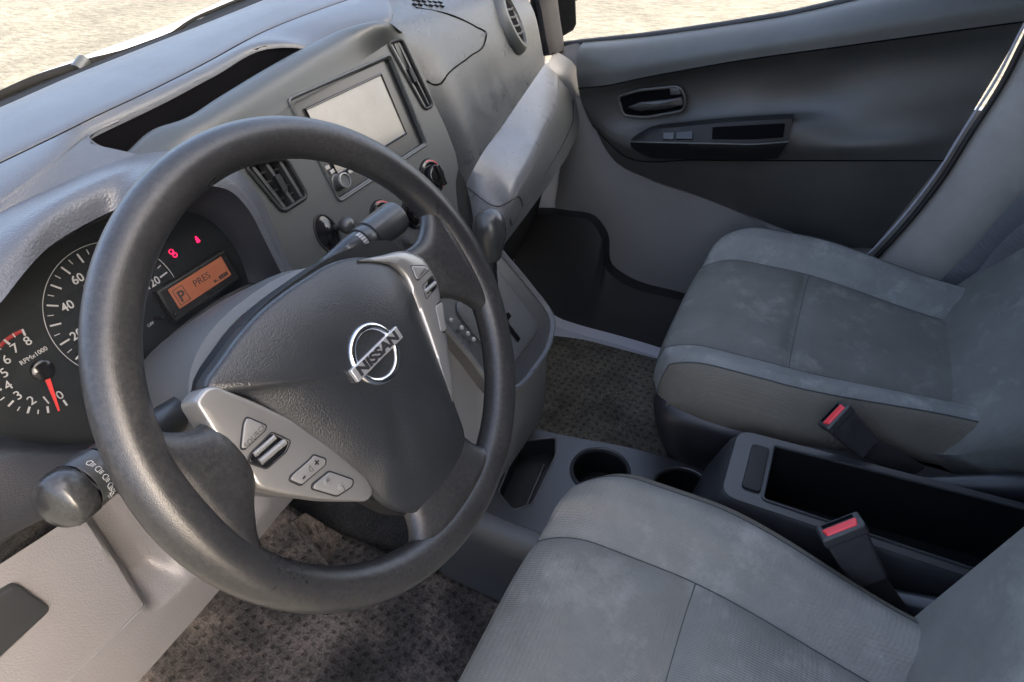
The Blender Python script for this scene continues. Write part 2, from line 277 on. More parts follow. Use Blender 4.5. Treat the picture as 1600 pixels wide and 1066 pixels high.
def sm(e0, e1, x):
    t = max(0, min(1, (x - e0) / (e1 - e0))); return t * t * (3 - 2 * t)
class MB:
    def __init__(s): s.v = []; s.f = []
    def grid(s, rows, cu=False, cv=False):
        b = len(s.v); nr = len(rows); nc = len(rows[0])
        for r in rows: s.v += [Vector(p) for p in r]
        for i in range(nr if cv else nr - 1):
            for j in range(nc if cu else nc - 1):
                i2 = (i + 1) % nr; j2 = (j + 1) % nc
                s.f.append((b + i * nc + j, b + i * nc + j2, b + i2 * nc + j2, b + i2 * nc + j))
        return s
    def fan(s, loop, c=None):
        b = len(s.v); s.v += [Vector(p) for p in loop]
        if c is None: s.f.append(tuple(range(b, b + len(loop))))
        else:
            s.v.append(Vector(c)); k = len(loop)
            for i in range(k): s.f.append((b + i, b + (i + 1) % k, b + k))
        return s
    def box(s, fr, x0, x1, y0, y1, z0, z1):
        b = len(s.v)
        for z in (z0, z1):
            for (x, y) in ((x0, y0), (x1, y0), (x1, y1), (x0, y1)): s.v.append(fr.p(x, y, z))
        for q in ((3, 2, 1, 0), (4, 5, 6, 7), (0, 1, 5, 4), (1, 2, 6, 5), (2, 3, 7, 6), (3, 0, 4, 7)): s.f.append(tuple(b + i for i in q))
        return s
    def hexa(s, p):
        b = len(s.v); s.v += [Vector(q) for q in p]
        for q in ((3, 2, 1, 0), (4, 5, 6, 7), (0, 1, 5, 4), (1, 2, 6, 5), (2, 3, 7, 6), (3, 0, 4, 7)): s.f.append(tuple(b + i for i in q))
        return s
    def tube(s, path, r, n=10, closed=False, flat=1, up=None):
        path = [Vector(p) for p in path]; m = len(path); rows = []; prev = None
        for i, p in enumerate(path):
            a = path[(i - 1) % m] if (closed or i) else p; c = path[(i + 1) % m] if (closed or i < m - 1) else p
            t = (c - a).normalized()
            if up is not None: u = Vector(up)
            elif prev is None: u = Vector((0, 0, 1)) if abs(t.z) < .9 else Vector((1, 0, 0))
            else: u = prev
            u = (u - t * u.dot(t)).normalized(); w = t.cross(u); prev = u
            rr = r[i] if isinstance(r, (list, tuple)) else r
            rows.append([p + u * math.cos(2 * math.pi * k / n) * rr + w * math.sin(2 * math.pi * k / n) * rr * flat for k in range(n)])
        s.grid(rows, cu=True, cv=closed)
        if not closed: s.fan(rows[0][::-1]); s.fan(rows[-1])
        return s
    def lathe(s, fr, prof, n=32, sx=1, sy=1):
        rows = [[fr.p(math.cos(2 * math.pi * k / n) * r * sx, math.sin(2 * math.pi * k / n) * r * sy, z) for k in range(n)] for r, z in prof]
        s.grid(rows, cu=True)
        return s
    def cap(s, fr, outline, z0, h, skirt=0, power=2.2, rings=8, n=64, smooth=True, center=None, edge=.0, inset=.0):
        """domed plate over an outline (local 2-D), with a skirt going down"""
        pts = [Vector((p[0], p[1], 0)) for p in outline]
        if smooth: pts = cr(pts, n, True)
        else: pts = cr_lin(pts, n)
        c = Vector((center[0], center[1], 0)) if center else sum(pts, Vector()) / len(pts)
        rows = []
        if skirt: rows.append([fr.p(*(c + (p - c) * (1 + inset)).xy, z0 - skirt) for p in pts])
        if edge:
            rows.append([fr.p(p.x, p.y, z0 - edge) for p in pts])
            for a in (30, 60, 90):
                k = math.radians(a); q = []
                for p in pts:
                    d = (c - p); d = d.normalized() * edge * (1 - math.cos(k)); q.append(fr.p((p + d).x, (p + d).y, z0 - edge + edge * math.sin(k)))
                rows.append(q)
            t0 = 1
        else: rows.append([fr.p(p.x, p.y, z0) for p in pts])
        for i in range(1, rings):
            t = 1 - i / rings
            q = []
            for p in pts:
                d = (c - p); pe = p + d.normalized() * edge
                w = c + (pe - c) * t; q.append(fr.p(w.x, w.y, z0 + h * (1 - t ** power)))
            rows.append(q)
        s.grid(rows, cu=True); s.fan(rows[-1], fr.p(c.x, c.y, z0 + h))
        return s
    def build(s, name, m, parent=None, smooth=35, sub=0, bevel=0, solid=0, label=None, bseg=3):
        me = bpy.data.meshes.new(name); me.from_pydata([tuple(v) for v in s.v], [], s.f); me.validate()
        b = bmesh.new(); b.from_mesh(me); bmesh.ops.remove_doubles(b, verts=b.verts, dist=1e-5); bmesh.ops.recalc_face_normals(b, faces=b.faces); b.to_mesh(me); b.free()
        me.materials.append(MT[m] if isinstance(m, str) else m)
        o = bpy.data.objects.new(name, me); COL.objects.link(o)
        if parent is not None:
            o.parent = parent
            if parent.type == 'EMPTY': o.matrix_parent_inverse = Matrix.Translation(-parent.location)
        if smooth:
            me.polygons.foreach_set('use_smooth', [True] * len(me.polygons)); me.set_sharp_from_angle(angle=math.radians(smooth))
        if solid:
            q = o.modifiers.new('solid', 'SOLIDIFY'); q.thickness = solid; q.offset = -1
        if bevel:
            q = o.modifiers.new('bevel', 'BEVEL'); q.width = bevel; q.segments = bseg; q.limit_method = 'ANGLE'; q.angle_limit = math.radians(38); q.harden_normals = False
        if sub:
            q = o.modifiers.new('sub', 'SUBSURF'); q.levels = sub; q.render_levels = sub
        if label: o['label'] = label
        return o
def cr_lin(pts, n):
    m = len(pts); L = [0]
    for i in range(m): L.append(L[-1] + (pts[(i + 1) % m] - pts[i]).length)
    out = []; per = max(1, n // m)
    for i in range(m):
        for k in range(per): out.append(pts[i].lerp(pts[(i + 1) % m], k / per))
    return out
def rounded(pts, r, k=4):
    """polygon (2-D) with rounded corners"""
    out = []; P = [Vector((p[0], p[1])) for p in pts]; n = len(P)
    for i in range(n):
        a, b, c = P[i - 1], P[i], P[(i + 1) % n]
        rr = min(r, (a - b).length * .45, (c - b).length * .45)
        p = b + (a - b).normalized() * rr; q = b + (c - b).normalized() * rr
        for j in range(k + 1):
            t = j / k; out.append(((p.lerp(b, t)).lerp(b.lerp(q, t), t)))
    return [(v.x, v.y) for v in out]
def rect(x0, x1, y0, y1): return [(x0, y0), (x1, y0), (x1, y1), (x0, y1)]
def patch(rows, nu=40, nv=24):
    R = [cr(r, nu) for r in rows]; cols = []
    for j in range(nu): cols.append(cr([r[j] for r in R], nv))
    mb = MB(); mb.grid(cols); return mb
def patch_lin(rows, nu=40):
    mb = MB(); mb.grid([cr(r, nu) for r in rows]); return mb
def plate(fr, outline, holes, z=0, depth=.006, hdepth=None):
    """flat panel with real openings, an outer skirt and walls going down each opening"""
    mb = MB(); loops = [[Vector((p[0], p[1], 0)) for p in outline]] + [[Vector((p[0], p[1], 0)) for p in h] for h in holes]
    flat = [v for l in loops for v in l]
    tris = geometry.tessellate_polygon(loops); b = len(mb.v)
    mb.v += [fr.p(v.x, v.y, z) for v in flat]
    for t in tris: mb.f.append(tuple(b + i for i in t))
    def wall(l, d): mb.grid([[fr.p(v.x, v.y, z) for v in l], [fr.p(v.x, v.y, z - d) for v in l]], cu=True)
    wall(loops[0], depth)
    for h in loops[1:]: wall(h, hdepth or depth)
    return mb
def textmb(mb, fr, s, size, x=0, y=0, z=0, rot=0, thick=.0003, align='CENTER', sx=1, font=None, bold=0, flip=False):
    c = bpy.data.curves.new('t', 'FONT'); c.body = s; c.size = size; c.align_x = align; c.align_y = 'CENTER'; c.extrude = thick; c.offset = bold; c.resolution_u = 3
    o = bpy.data.objects.new('t', c); COL.objects.link(o)
    bpy.context.view_layer.update()
    me = bpy.data.meshes.new_from_object(o.evaluated_get(bpy.context.evaluated_depsgraph_get()))
    b = len(mb.v); f2 = fr.sub(x, y, z, rot)
    for v in me.vertices: mb.v.append(f2.p(v.co.x * sx, v.co.y, v.co.z + thick))
    for p in me.polygons: mb.f.append(tuple(b + i for i in p.vertices))
    bpy.data.objects.remove(o); bpy.data.curves.remove(c); bpy.data.meshes.remove(me)
    return mb
def thing(name, loc, label, cat, group=None):
    o = bpy.data.objects.new(name, None); COL.objects.link(o); o.location = loc; o.empty_display_size = .05
    bpy.context.view_layer.update()
    o['label'] = label; o['category'] = cat
    if group: o['group'] = group
    return o
def tag(o, label, cat, group=None):
    o['label'] = label; o['category'] = cat
    if group: o['group'] = group
    return o
def structure(o): o['kind'] = 'structure'; return o
WF = Frame((0, 0, 0), (1, 0, 0), (0, 1, 0))

# ================================================================== GROUND, VAN SHELL
g = MB(); g.grid([[(x, y, -.62) for x in (-300, 300)] for y in (-300, 300)]); structure(g.build('ground', 'ground'))
# the van's own floor
fl = MB(); fl.box(WF, -.74, .72, -2.4, .62, -.05, -.012); structure(fl.build('floor', 'carpet'))

van = thing('van_body', (0, 0, 0), 'van shell around the cabin, with pale grey trim on the rear door pillar', 'van')
m = MB(); m.box(WF, -.76, .76, -2.45, -.30, 1.30, 1.33); m.build('unseen_roof', 'headliner', van, bevel=.01)  # unseen roof, added to block sky and sun; front edge set for the light
m = MB(); m.box(WF, -.76, .76, -2.45, -2.42, -.05, 1.30); m.box(WF, -.79, -.76, -2.45, -.75, -.05, 1.33); m.box(WF, .76, .79, -2.45, -.66, -.05, 1.33); m.build('unseen_cargo_wall', 'headliner', van)  # unseen rear walls, added to keep sun and sky out of the cabin
# firewall and cowl
m = MB(); m.box(WF, -.74, .74, .62, .65, -.05, .70); m.build('firewall', 'carpet', van)
# ================================================================== DASHBOARD
dash = thing('dashboard', (0, .3, .3), 'dark blue-grey moulded dashboard with an open tray and a grey lower shelf', 'dashboard')
L0 = [Z(-260, 280, .775), Z(-130, 222, .79), Z(0, 168, .80), Z(100, 124, .805), Z(200, 84, .81), Z(300, 45, .82), Z(400, 5, .83), Z(500, -36, .833), Z(600, -70, .83), Z(700, -98, .82)]
L1 = [Z(-260, 392, .785), Z(-130, 318, .79), Z(0, 253, .80), Z(75, 217, .805), Z(150, 180, .81), Z(225, 145, .815), Z(300, 108, .82), Z(420, 45, .83), Z(540, 0, .84), Z(640, -30, .84)]
XS = [-.62 + i * 1.33 / 110 for i in range(111)]
l0, l1 = byx(L0, XS), byx(L1, XS)
def off(L, y, z): return [p + Vector((0, y, z)) for p in L]
def mix(A, B, t, z=0): return [a.lerp(b, t) + Vector((0, 0, z)) for a, b in zip(A, B)]
MB().grid([off(l0, .006, -.05), off(l0, .006, -.006), off(l0, .003, -.001), l0, mix(l0, l1, .2, .006), mix(l0, l1, .45, .009), mix(l0, l1, .7, .007), mix(l0, l1, .9, .002), off(l1, .004, 0), off(l1, .0012, -.0015), off(l1, .0006, -.006)]).build('defroster_panel', 'dash', dash, smooth=60)
TOPS = [Z(600, -20, .845), Z(700, -60, .845), Z(765, -70, .84), Z(800, -80, .835)]
T0 = [Z(-260, 470, .775), Z(-130, 390, .78), Z(0, 318, .790), Z(75, 262, .797), Z(138, 211, .80), Z(200, 181, .804), Z(250, 157, .808), Z(330, 115, .815), Z(425, 70, .825), Z(455, 69, .824), Z(483, 73, .817), Z(545, 45, .824), Z(600, 33, .826)] + TOPS
t0 = byx(T0, XS)
MB().grid([off(l1, .0006, -.006), off(l1, -.0012, -.0015), off(l1, -.004, 0), mix(l1, t0, .4, .002), mix(l1, t0, .75, .003), mix(l1, t0, .93, .0015), t0, off(t0, -.001, -.004)]).build('upper_pad', 'dash', dash, smooth=60)
MB().tube([p + Vector((0, 0, -.0022)) for p in l1], .0019, 6).build('groove', 'black', dash)
# left part between tray and binnacle hood
patch_lin([[Z(-260, 470, .775), Z(-130, 390, .78), Z(0, 318, .790), Z(75, 262, .797), Z(138, 211, .80)],
       [Z(-260, 500, .774), Z(-130, 408, .779), Z(0, 326, .788), Z(80, 275, .792), Z(142, 225, .797)],
       [Z(-260, 530, .774), Z(-130, 425, .780), Z(0, 332, .786), Z(90, 290, .787), Z(215, 241, .784)]], 40).build('upper_pad', 'dash', dash, smooth=60)
# open tray: walls and floor
rim_f = [Z(138, 212, .80)] + byx(T0, [-.277 + .024 * i for i in range(12)])
rim_n = [Z(138, 214, .799), Z(150, 226, .795), Z(196, 240, .784)] + [Z(a_ + 0, b_ + 1, c_ - .003) + Vector((0, .006, -.002)) for a_, b_, c_ in ((236, 207, .79), (287, 186, .795), (338, 155, .80), (405, 114, .808), (468, 80, .816))]
loop = cr(rim_f, 34) + cr(rim_n[::-1][0:1] + rim_n[::-1][1:], 34)
cl_ = sum(loop, Vector()) / len(loop)
mb = MB(); dn = Vector((0, .006, -.075))
mb.grid([loop, [p + dn * .1 for p in loop], [p + dn for p in loop]], cu=True); lf = [p + dn for p in loop]
mb.grid([lf[:34], lf[34:][::-1]])
mb.build('storage_tray', 'black', dash)
MB().box(WF, .03, .30, .345, .44, .778, .786).build('backing', 'black', dash)
mb = MB(); mb.tube([p + Vector((0, .001, -.0008)) for p in cr([rim_n[2], rim_n[1], rim_f[0], rim_f[1], rim_f[2]], 30)], .0018, 8); mb.build('tray_rim', 'dash', dash)

# ---- fascia frame (centre stack plane)
FC = Frame((.10, .275, .775), (1, 0, 0), (0, .355, .935))
def F3(px, py, z=0): return FC.p(*FC.px(px, py, z), z)
# stack hood: from tray edge / top crest to the fascia's top bezel line
S0 = [Z(196, 240, .782), Z(236, 207, .79), Z(287, 186, .795), Z(338, 155, .80), Z(405, 114, .808), Z(483, 71, .818), Z(545, 43, .825), Z(600, 33, .826), F3(628, 50, .004)]
S2 = [F3(262, 300), F3(330, 248), F3(370, 222), F3(440, 174), F3(520, 122), F3(570, 92), F3(600, 72), F3(615, 63), F3(634, 60)]
S1 = [a.lerp(b, .45) + Vector((0, -.006, .012)) for a, b in zip(cr(S0, 9), cr(S2, 9))]
S1[-1] = F3(627, 47); S1[0] = S1[0] + Vector((0, 0, -.01))
S0d = [p + Vector((0, .004, -.014)) for p in cr(S0, 9)]; S0d[-1] = F3(628, 50, -.012)
patch([S0d, S0, S1, S2], 70, 18).build('stack_hood', 'fascia', dash)
# fascia outline
FO = [F3(*p) for p in ()]
outline_px = [(300, 275), (330, 248), (370, 222), (440, 174), (520, 122), (570, 92), (600, 72), (615, 63), (632, 60), (645, 78), (662, 118), (678, 160), (697, 200), (712, 240), (716, 262), (712, 285), (713, 304), (716, 330), (735, 372), (722, 420), (640, 500), (480, 520), (400, 400), (340, 330)]
FCo = [FC.px(*p) for p in outline_px]
# sizes in the fascia plane
radio_c = [FC.px(*p) for p in ((602, 89), (671, 217))]; vl = [FC.px(*p) for p in ((381, 259), (446, 247), (480, 307), (441, 332))]
r_tr = FC.px(602, 89); r_br = FC.px(671, 217); r_bl = FC.px(531, 322)
rx1 = (r_tr[0] + r_br[0]) / 2; rx0 = r_bl[0] + .002; ry0 = (r_br[1] + r_bl[1]) / 2; ry1 = r_tr[1]
vr = [FC.px(*p) for p in ((605, 68), (627, 61), (676, 165), (663, 172))]
vrx0, vrx1 = min(p[0] for p in vr) + .003, max(p[0] for p in vr) - .002
vlx0, vlx1 = (vl[0][0] + vl[3][0]) / 2, (vl[1][0] + vl[2][0]) / 2; vly0, vly1 = (vl[2][1] + vl[3][1]) / 2, (vl[0][1] + vl[1][1]) / 2
print('RADIO', rx0, rx1, ry0, ry1, 'VL', vlx0, vlx1, vly0, vly1, 'VR', vr)
H_radio = rounded(rect(rx0, rx1, ry0, ry1), .006); H_vl = rounded(vl, .008); H_vr = rounded(vr, .008)
def circ(fr, px, py, r, n=28, ry=None):
    c = fr.px(px, py); return c, [(c[0] + math.cos(2 * math.pi * k / n) * r, c[1] + math.sin(2 * math.pi * k / n) * (ry or r)) for k in range(n)]
KN = [(674, 277, .027), (646, 332, .024), (598, 340, .024)]
kh = [circ(FC, *k)[1] for k in KN]
mb = plate(FC, FCo, [H_radio, H_vl, H_vr] + kh, 0, .03, .02)
mb.build('fascia', 'fascia', dash, bevel=.002)
mb = MB(); mb.box(FC, -.34, .11, -.30, .02, -.034, -.021); mb.build('fascia_backing', 'hole', dash)
def edge_ring(fr, loop, z, r, name, m, parent, flat=1):
    mb = MB(); mb.tube([fr.p(p[0], p[1], z) for p in loop], r, 8, closed=True); return mb.build(name, m, parent)
# vents
def vent(fr, quad, name_parent, nl, vertical=True, depth=.016):
    v = MB(); c = [Vector((q[0], q[1], 0)) for q in quad]
    # frame
    fo = edge_ring(fr, rounded([(q[0], q[1]) for q in quad], .008), .0005, .0026, 'air_vent', 'darkp', name_parent)
    sl = MB()
    for i in range(nl):
        t = (i + .5) / nl
        a = c[0].lerp(c[1], t); b = c[3].lerp(c[2], t)
        w = (c[1] - c[0]).length / nl * .30
        for s in (1,):
            d = (b - a).normalized(); pr = Vector((-d.y, d.x, 0))
            p = [a - pr * w * .2, b - pr * w * .2, b + pr * w * .5, a + pr * w * .5]
            sl.hexa([fr.p(q.x, q.y, -.015) for q in p] + [fr.p(q.x, q.y, -.001) for q in p])
    for j in range(1, 5):
        t = j / 5; a = c[0].lerp(c[3], t); b = c[1].lerp(c[2], t)
        sl.tube([fr.p(a.x, a.y, -.009), fr.p(b.x, b.y, -.009)], .0014, 6)
    sl.build('louver', 'stalk', fo)
    tb = MB(); a = c[0].lerp(c[3], .5).lerp(c[1].lerp(c[2], .5), .5)
    f2 = fr.sub(a.x, a.y, 0); tb.box(f2, -.004, .004, -.010, .010, -.004, .003); tb.build('tab', 'darkp', fo, bevel=.001)
    return fo
vent(FC, vl, dash, 3); vent(FC, vr, dash, 2)
# climate dials
for (kx, ky, r) in KN:
    c = FC.px(kx, ky); f2 = FC.sub(c[0], c[1], 0)
    mb = MB(); mb.lathe(f2, [(r * .98, -.02), (r * .98, .000), (r * .93, .003), (r * .80, .004), (r * .78, .001), (r * .0 + .0001, .001)]); dl = mb.build('climate_dial', 'blackgloss', dash)
    mb = MB(); mb.lathe(f2, [(r * .62, .001), (r * .60, .012), (r * .54, .014), (.0001, .0145)]); mb.box(f2, -r * .14, r * .14, -r * .58, r * .58, .012, .021); mb.build('grip', 'blackgloss', dl, bevel=.0012)
    mb = MB()
    for a0, a1 in ((20, 95), (-60, 10)):
        pts = [f2.p(math.cos(math.radians(a0 + (a1 - a0) * i / 12)) * r * .87, math.sin(math.radians(a0 + (a1 - a0) * i / 12)) * r * .87, .0036) for i in range(13)]
        mb.tube(pts, .0008, 6)
    mb.build('temperature_arc', 'needle', dl)
# knob and lighter by the column
c = FC.px(515, 372); f2 = FC.sub(c[0], c[1] + .006, 0)
edge_ring(f2, [(math.cos(a * math.pi / 12) * .017, math.sin(a * math.pi / 12) * .024) for a in range(24)], 0, .0016, 'switch_surround', 'darkp', dash)
mb = MB(); mb.lathe(f2, [(.0001, .004), (.010, .003), (.013, .0005), (.0165, .0002)], sy=1.35); mb.build('oval_switch', 'blackgloss', dash)
c = FC.px(524, 356); f2 = FC.sub(c[0], c[1], 0)
mb = MB(); mb.lathe(f2, [(.004, 0), (.004, .012)] + [(.0105 * math.sin(a * math.pi / 10) + .0001, .021 - .0105 * math.cos(a * math.pi / 10)) for a in range(2, 11)]); mb.build('ball_knob', 'stalk', dash)
c = FC.px(614, 376); f2 = FC.sub(c[0], c[1], 0)
mb = MB(); mb.lathe(f2, [(.0145, 0), (.0145, .003), (.012, .004), (.0001, .004)]); k = mb.build('round_switch', 'stalk', dash)
mb = MB(); mb.lathe(f2.sub(.004, .006, .004), [(.002, 0), (.002, .0008), (.0001, .0009)], 12); mb.build('marker', 'lcd', k)
c = FC.px(636, 376); f2 = FC.sub(c[0], c[1], 0)
mb = MB(); mb.lathe(f2, [(.009, 0), (.009, .006), (.007, .010), (.0001, .010)]); mb.build('push_switch', 'fascia', dash)

# ---- passenger side upper pad
colA = [TOPS[0], Z(596, 20, .835), X(608, 48, .13), X(630, 84, .15), X(648, 124, .16), X(674, 180, .175), X(700, 225, .185), X(706, 258, .185), X(706, 300, .178), X(706, 330, .175)]
colB = [TOPS[1], Z(712, -10, .828), X(728, 40, .345), X(746, 90, .35), X(765, 140, .352), X(780, 175, .352), Y(786, 196, .242)]
colC = [TOPS[2], Z(775, -25, .818), X(788, 12, .53), X(802, 52, .53), X(815, 92, .53), X(823, 120, .53), Y(828, 134, .258)]
colD = [TOPS[3], Z(812, -45, .812), X(824, -5, .64), X(836, 30, .645), X(846, 65, .645), X(850, 85, .64), X(851, 101, .63)]
NA = 14
gz = [X(709, 330, .175), X(737, 270, .205), Y(786, 196, .240), Y(828, 134, .256), X(851, 101, .63)]
NB = 7
def line(a, b): return [a.lerp(b, i / (NB - 1)) for i in range(NB)]
r_top = line(Z(585, -40, .845), TOPS[3]); r_k = line(X(606, 46, .135), X(822, -8, .64)); r_b = cr(gz, NB)
rows = [r_top, [a.lerp(b, .75) + Vector((0, .002, .006)) for a, b in zip(r_top, r_k)], r_k,
        [a.lerp(b, .3) + Vector((0, -.006, .006)) for a, b in zip(r_k, r_b)], [a.lerp(b, .65) + Vector((0, -.005, .003)) for a, b in zip(r_k, r_b)], r_b]
mb = patch(rows, 110, 100); PADG = [mb.v[i * 110:(i + 1) * 110] for i in range(100)]
mb.build('passenger_pad', 'pad', dash)
colD = [r[-1] for r in rows]
PE = cr(colD, 40); MB().grid([PE, [p + Vector((.02, .012, -.004)) for p in PE], [Vector((.735, p.y + .06, p.z - .02)) for p in PE], [Vector((.735, p.y + .2, p.z - .02)) for p in PE]]).grid([[PE[-1] + Vector((.0, .006, .004)), PE[-1] + Vector((.12, .05, .02))], [PE[-1] + Vector((.0, .02, -.12)), PE[-1] + Vector((.12, .05, -.12))]]).build('pad_end', 'pad', dash)
def pad_pt(px, py):
    """point of the passenger pad under a pixel, by a quick search over its columns"""
    d = ray(px, py).normalized(); best = None
    for c in PADG:
        for p in c:
            e = (p - CP); t = e.dot(d); q = (e - d * t).length
            if best is None or q < best[0]: best = (q, t)
    return CP + d * (best[1] - .0012)
seam = [(497, 79), (560, 40), (600, 18), (650, 12), (700, 22), (744, 42), (760, 52), (758, 66), (735, 88), (700, 116), (686, 132), (676, 132), (668, 126)]
mb = MB(); mb.tube(cr([pad_pt(*p) for p in seam[3:]], 60), .0011, 6); mb.build('airbag_seam', 'black', dash)
mb = MB()
for i in range(6):
    for j in range(2):
        p = pad_pt(645 + i * 8.5 + j * 3, 1 + j * 6 + i * .6); f2 = Frame(p, (1, .1, 0), (0, 1, .25)); mb.box(f2, -.0028, .0028, -.0035, .0035, -.0005, .0009)
mb.build('speaker_grille', 'black', dash)
mb = MB(); p = pad_pt(752, 55); textmb(mb, Frame(p, (.75, -.5, .1), (.2, .6, .5)), 'AIRBAG', .008, thick=.0002); mb.build('embossed_word', 'dash', dash)
# round vent at the far end
RV = Frame(pad_pt(800, 33) + Vector((-.002, -.004, 0)), (1, .22, -.12), (.05, .45, .85))
rv = MB(); rv.lathe(RV, [(.058, -.012), (.056, -.002), (.050, .005), (.043, .006), (.040, .001), (.038, -.006)], 40, sx=.8, sy=1.0); rvo = rv.build('round_vent', 'fascia', dash)
mb = MB(); mb.lathe(RV, [(.040, .001), (.0001, .001)], 32, sx=.8); mb.build('vent_core', 'black', rvo)
mb = MB()
for k in (-.022, -.008, .008, .022):
    w = math.sqrt(.038 ** 2 - k * k) * .8
    mb.tube([RV.p(-w, k, .0025), RV.p(0, k - .002, .004), RV.p(w, k, .0025)], .0019, 6)
mb.build('louver', 'fascia', rvo)
# ---- grey shelf and glovebox
G0 = [X(709, 330, .175), X(737, 270, .205), Y(786, 196, .240), Y(828, 134, .256), X(851, 101, .63)]
G1 = [X(770, 372, .175), X(791, 326, .205), X(822, 268, .30), X(851, 208, .45), X(874, 150, .60), X(872, 122, .655)]
G0 = cr(G0, 24); G1 = cr(G1, 24)
Gm = [a.lerp(b, .86) + Vector((0, -.0015, .0045)) for a, b in zip(G0, G1)]
G0u = [p + Vector((0, .008, -.006)) for p in G0]
patch_lin([G0u, G0, mix(G0, Gm, .5, .0015), Gm, mix(Gm, G1, .5, .0012), G1], 60).build('shelf', 'shelf', dash, smooth=60)
G2 = cr([X(776, 398, .175), X(800, 366, .205), X(836, 318, .30), X(868, 272, .43), X(892, 232, .57), X(905, 190, .66), X(898, 150, .69)], 24)
Ga = [a.lerp(b, .12) + Vector((0, -.0035, -.002)) for a, b in zip(G1, G2)]
G3 = [p + Vector((0, .05, -.02)) for p in G2]
patch_lin([G1, mix(G1, Ga, .5), Ga, mix(Ga, G2, .5) , mix(Ga, G2, .88), G2, [p + Vector((0, .012, -.008)) for p in G2], G3], 60).build('glove_box', 'glove', dash, smooth=60)
sm_ = MB(); s = []
for t in [i / 30 for i in range(31)]:
    k = 2 + t * 19; i = int(k); q = Ga[i].lerp(Ga[min(i + 1, 23)], k - i).lerp(G2[i].lerp(G2[min(i + 1, 23)], k - i), .62); s.append(q + Vector((-.001, -.001, .001)))
sm_.tube([s[0] + Vector((0, .002, .012))] + s + [s[-1] + Vector((0, .002, .02))], .0012, 6); sm_.build('glove_box_seam', 'darkp', dash)
sm_ = MB(); k = 3
sm_.tube(cr([G0[k - 1] + Vector((0, 0, .001)), Gm[k - 1] + Vector((0, -.001, .001)), G1[k] + Vector((0, -.001, .001)), Ga[k + 1] + Vector((0, -.001, 0)), Ga[k + 1].lerp(G2[k + 1], .6)], 24), .0010, 6); sm_.build('shelf_joint', 'darkp', dash)
# under-dash dark closure
lo = MB(); a = cr(G3, 12); lo.grid([[p for p in a], [Vector((p.x, p.y + .05, .28)) for p in a], [Vector((p.x, .52, .10)) for p in a]]); lo.build('underside', 'hole', dash)
# end cap of dash by the door
mb = patch([[X(851, 101, .632), X(858, 96, .66), X(866, 78, .685)], [X(872, 122, .657), X(884, 120, .67), X(897, 100, .69)], [X(898, 150, .692), X(902, 150, .695), X(906, 150, .70)]], 10, 14); mb.build('end_cap', 'doorgrey', dash)

# ---- binnacle hood
H0 = [Z(-260, 530, .774), Z(-130, 425, .780), Z(0, 332, .786), Z(90, 290, .787), Z(165, 258, .786), Z(215, 242, .784), Z(262, 236, .782), Z(300, 235, .778), F3(345, 250, .004), F3(385, 278, .004), F3(412, 318, .004), F3(432, 365, .004), F3(450, 408, .004), F3(468, 440, .004)]
H1 = [Z(-260, 590, .775), Z(-130, 480, .785), Z(0, 378, .793), Z(60, 338, .796), Z(120, 303, .797), Z(175, 280, .796), Z(230, 262, .793), Y(290, 256, .225), Y(335, 262, .225), Y(372, 284, .222), Y(402, 322, .218), Y(422, 366, .212), Y(441, 408, .206), Y(462, 444, .20)]
H2 = [Z(-260, 700, .755), Z(-130, 580, .765), Z(0, 474, .772), Z(34, 431, .776), Z(78, 385, .778), Z(125, 355, .778), Z(175, 330, .778), Y(250, 300, .20), Y(318, 290, .21), Y(362, 300, .212), Y(390, 330, .21), Y(412, 372, .206), Y(432, 412, .20), Y(452, 448, .195)]
def hr(L): return cr(L, 60)
H0r, H1r, H2r = hr(H0), hr(H1), hr(H2)
Hm = [a.lerp(b, .5) + Vector((0, -.001, .004)) for a, b in zip(H1r, H2r)]
patch([H0r, H1r, Hm, H2r], 90, 20).build('binnacle_hood', 'hood', dash)
# cluster frame
CB = math.radians(17)
CL = Frame((-.40, .25, .69), (1, 0, 0), (0, math.sin(CB), math.cos(CB)))
def C3(px, py, z=0): return CL.p(*CL.px(px, py, z), z)
# recess walls
K = [CL.p(-.28, -.02, 0), CL.p(-.18, .03, 0), CL.p(-.135, .045, 0), CL.p(-.09, .058, 0), CL.p(-.04, .066, 0), CL.p(.02, .070, 0), CL.p(.07, .066, 0), CL.p(.11, .052, 0), CL.p(.138, .03, 0), CL.p(.150, .0, 0), CL.p(.150, -.03, 0), CL.p(.145, -.05, 0)]
Kr = cr(K, 60)
H3r = [a + Vector((0, .012, -.004)) for a in H2r]
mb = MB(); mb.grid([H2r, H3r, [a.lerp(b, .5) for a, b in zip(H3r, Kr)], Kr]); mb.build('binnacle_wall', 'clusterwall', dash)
# lower lip of the cluster and area under it
lowA = [C3(-260, 700, .0), C3(-100, 690, .0), C3(0, 680, .0), C3(50, 692, .0), C3(110, 696, 0), C3(160, 690, 0), C3(230, 560, 0), C3(280, 512, 0), C3(340, 468, 0), C3(420, 430, 0)]
P1 = [Y(-260, 830, .20), Y(-100, 770, .20), Y(0, 715, .20), Y(60, 712, .20), Y(120, 712, .20), Y(170, 700, .2), Y(240, 640, .2), Y(300, 590, .2), Y(360, 540, .2), Y(460, 470, .2)]
P2 = [Y(-260, 950, .21), Y(-100, 900, .21), Y(0, 845, .21), Y(60, 815, .21), Y(120, 785, .21), Y(190, 745, .21), Y(260, 690, .21), Y(320, 650, .21), Y(400, 600, .21), Y(500, 540, .21)]
P1m = [a.lerp(b, .5) + Vector((0, -.012, 0)) for a, b in zip(P1, P2)]
P3 = [p + Vector((0, .008, -.004)) for p in P2]
patch([lowA, P1, P1m, P2, P3], 50, 30).build('lower_surround', 'clusterwall', dash)

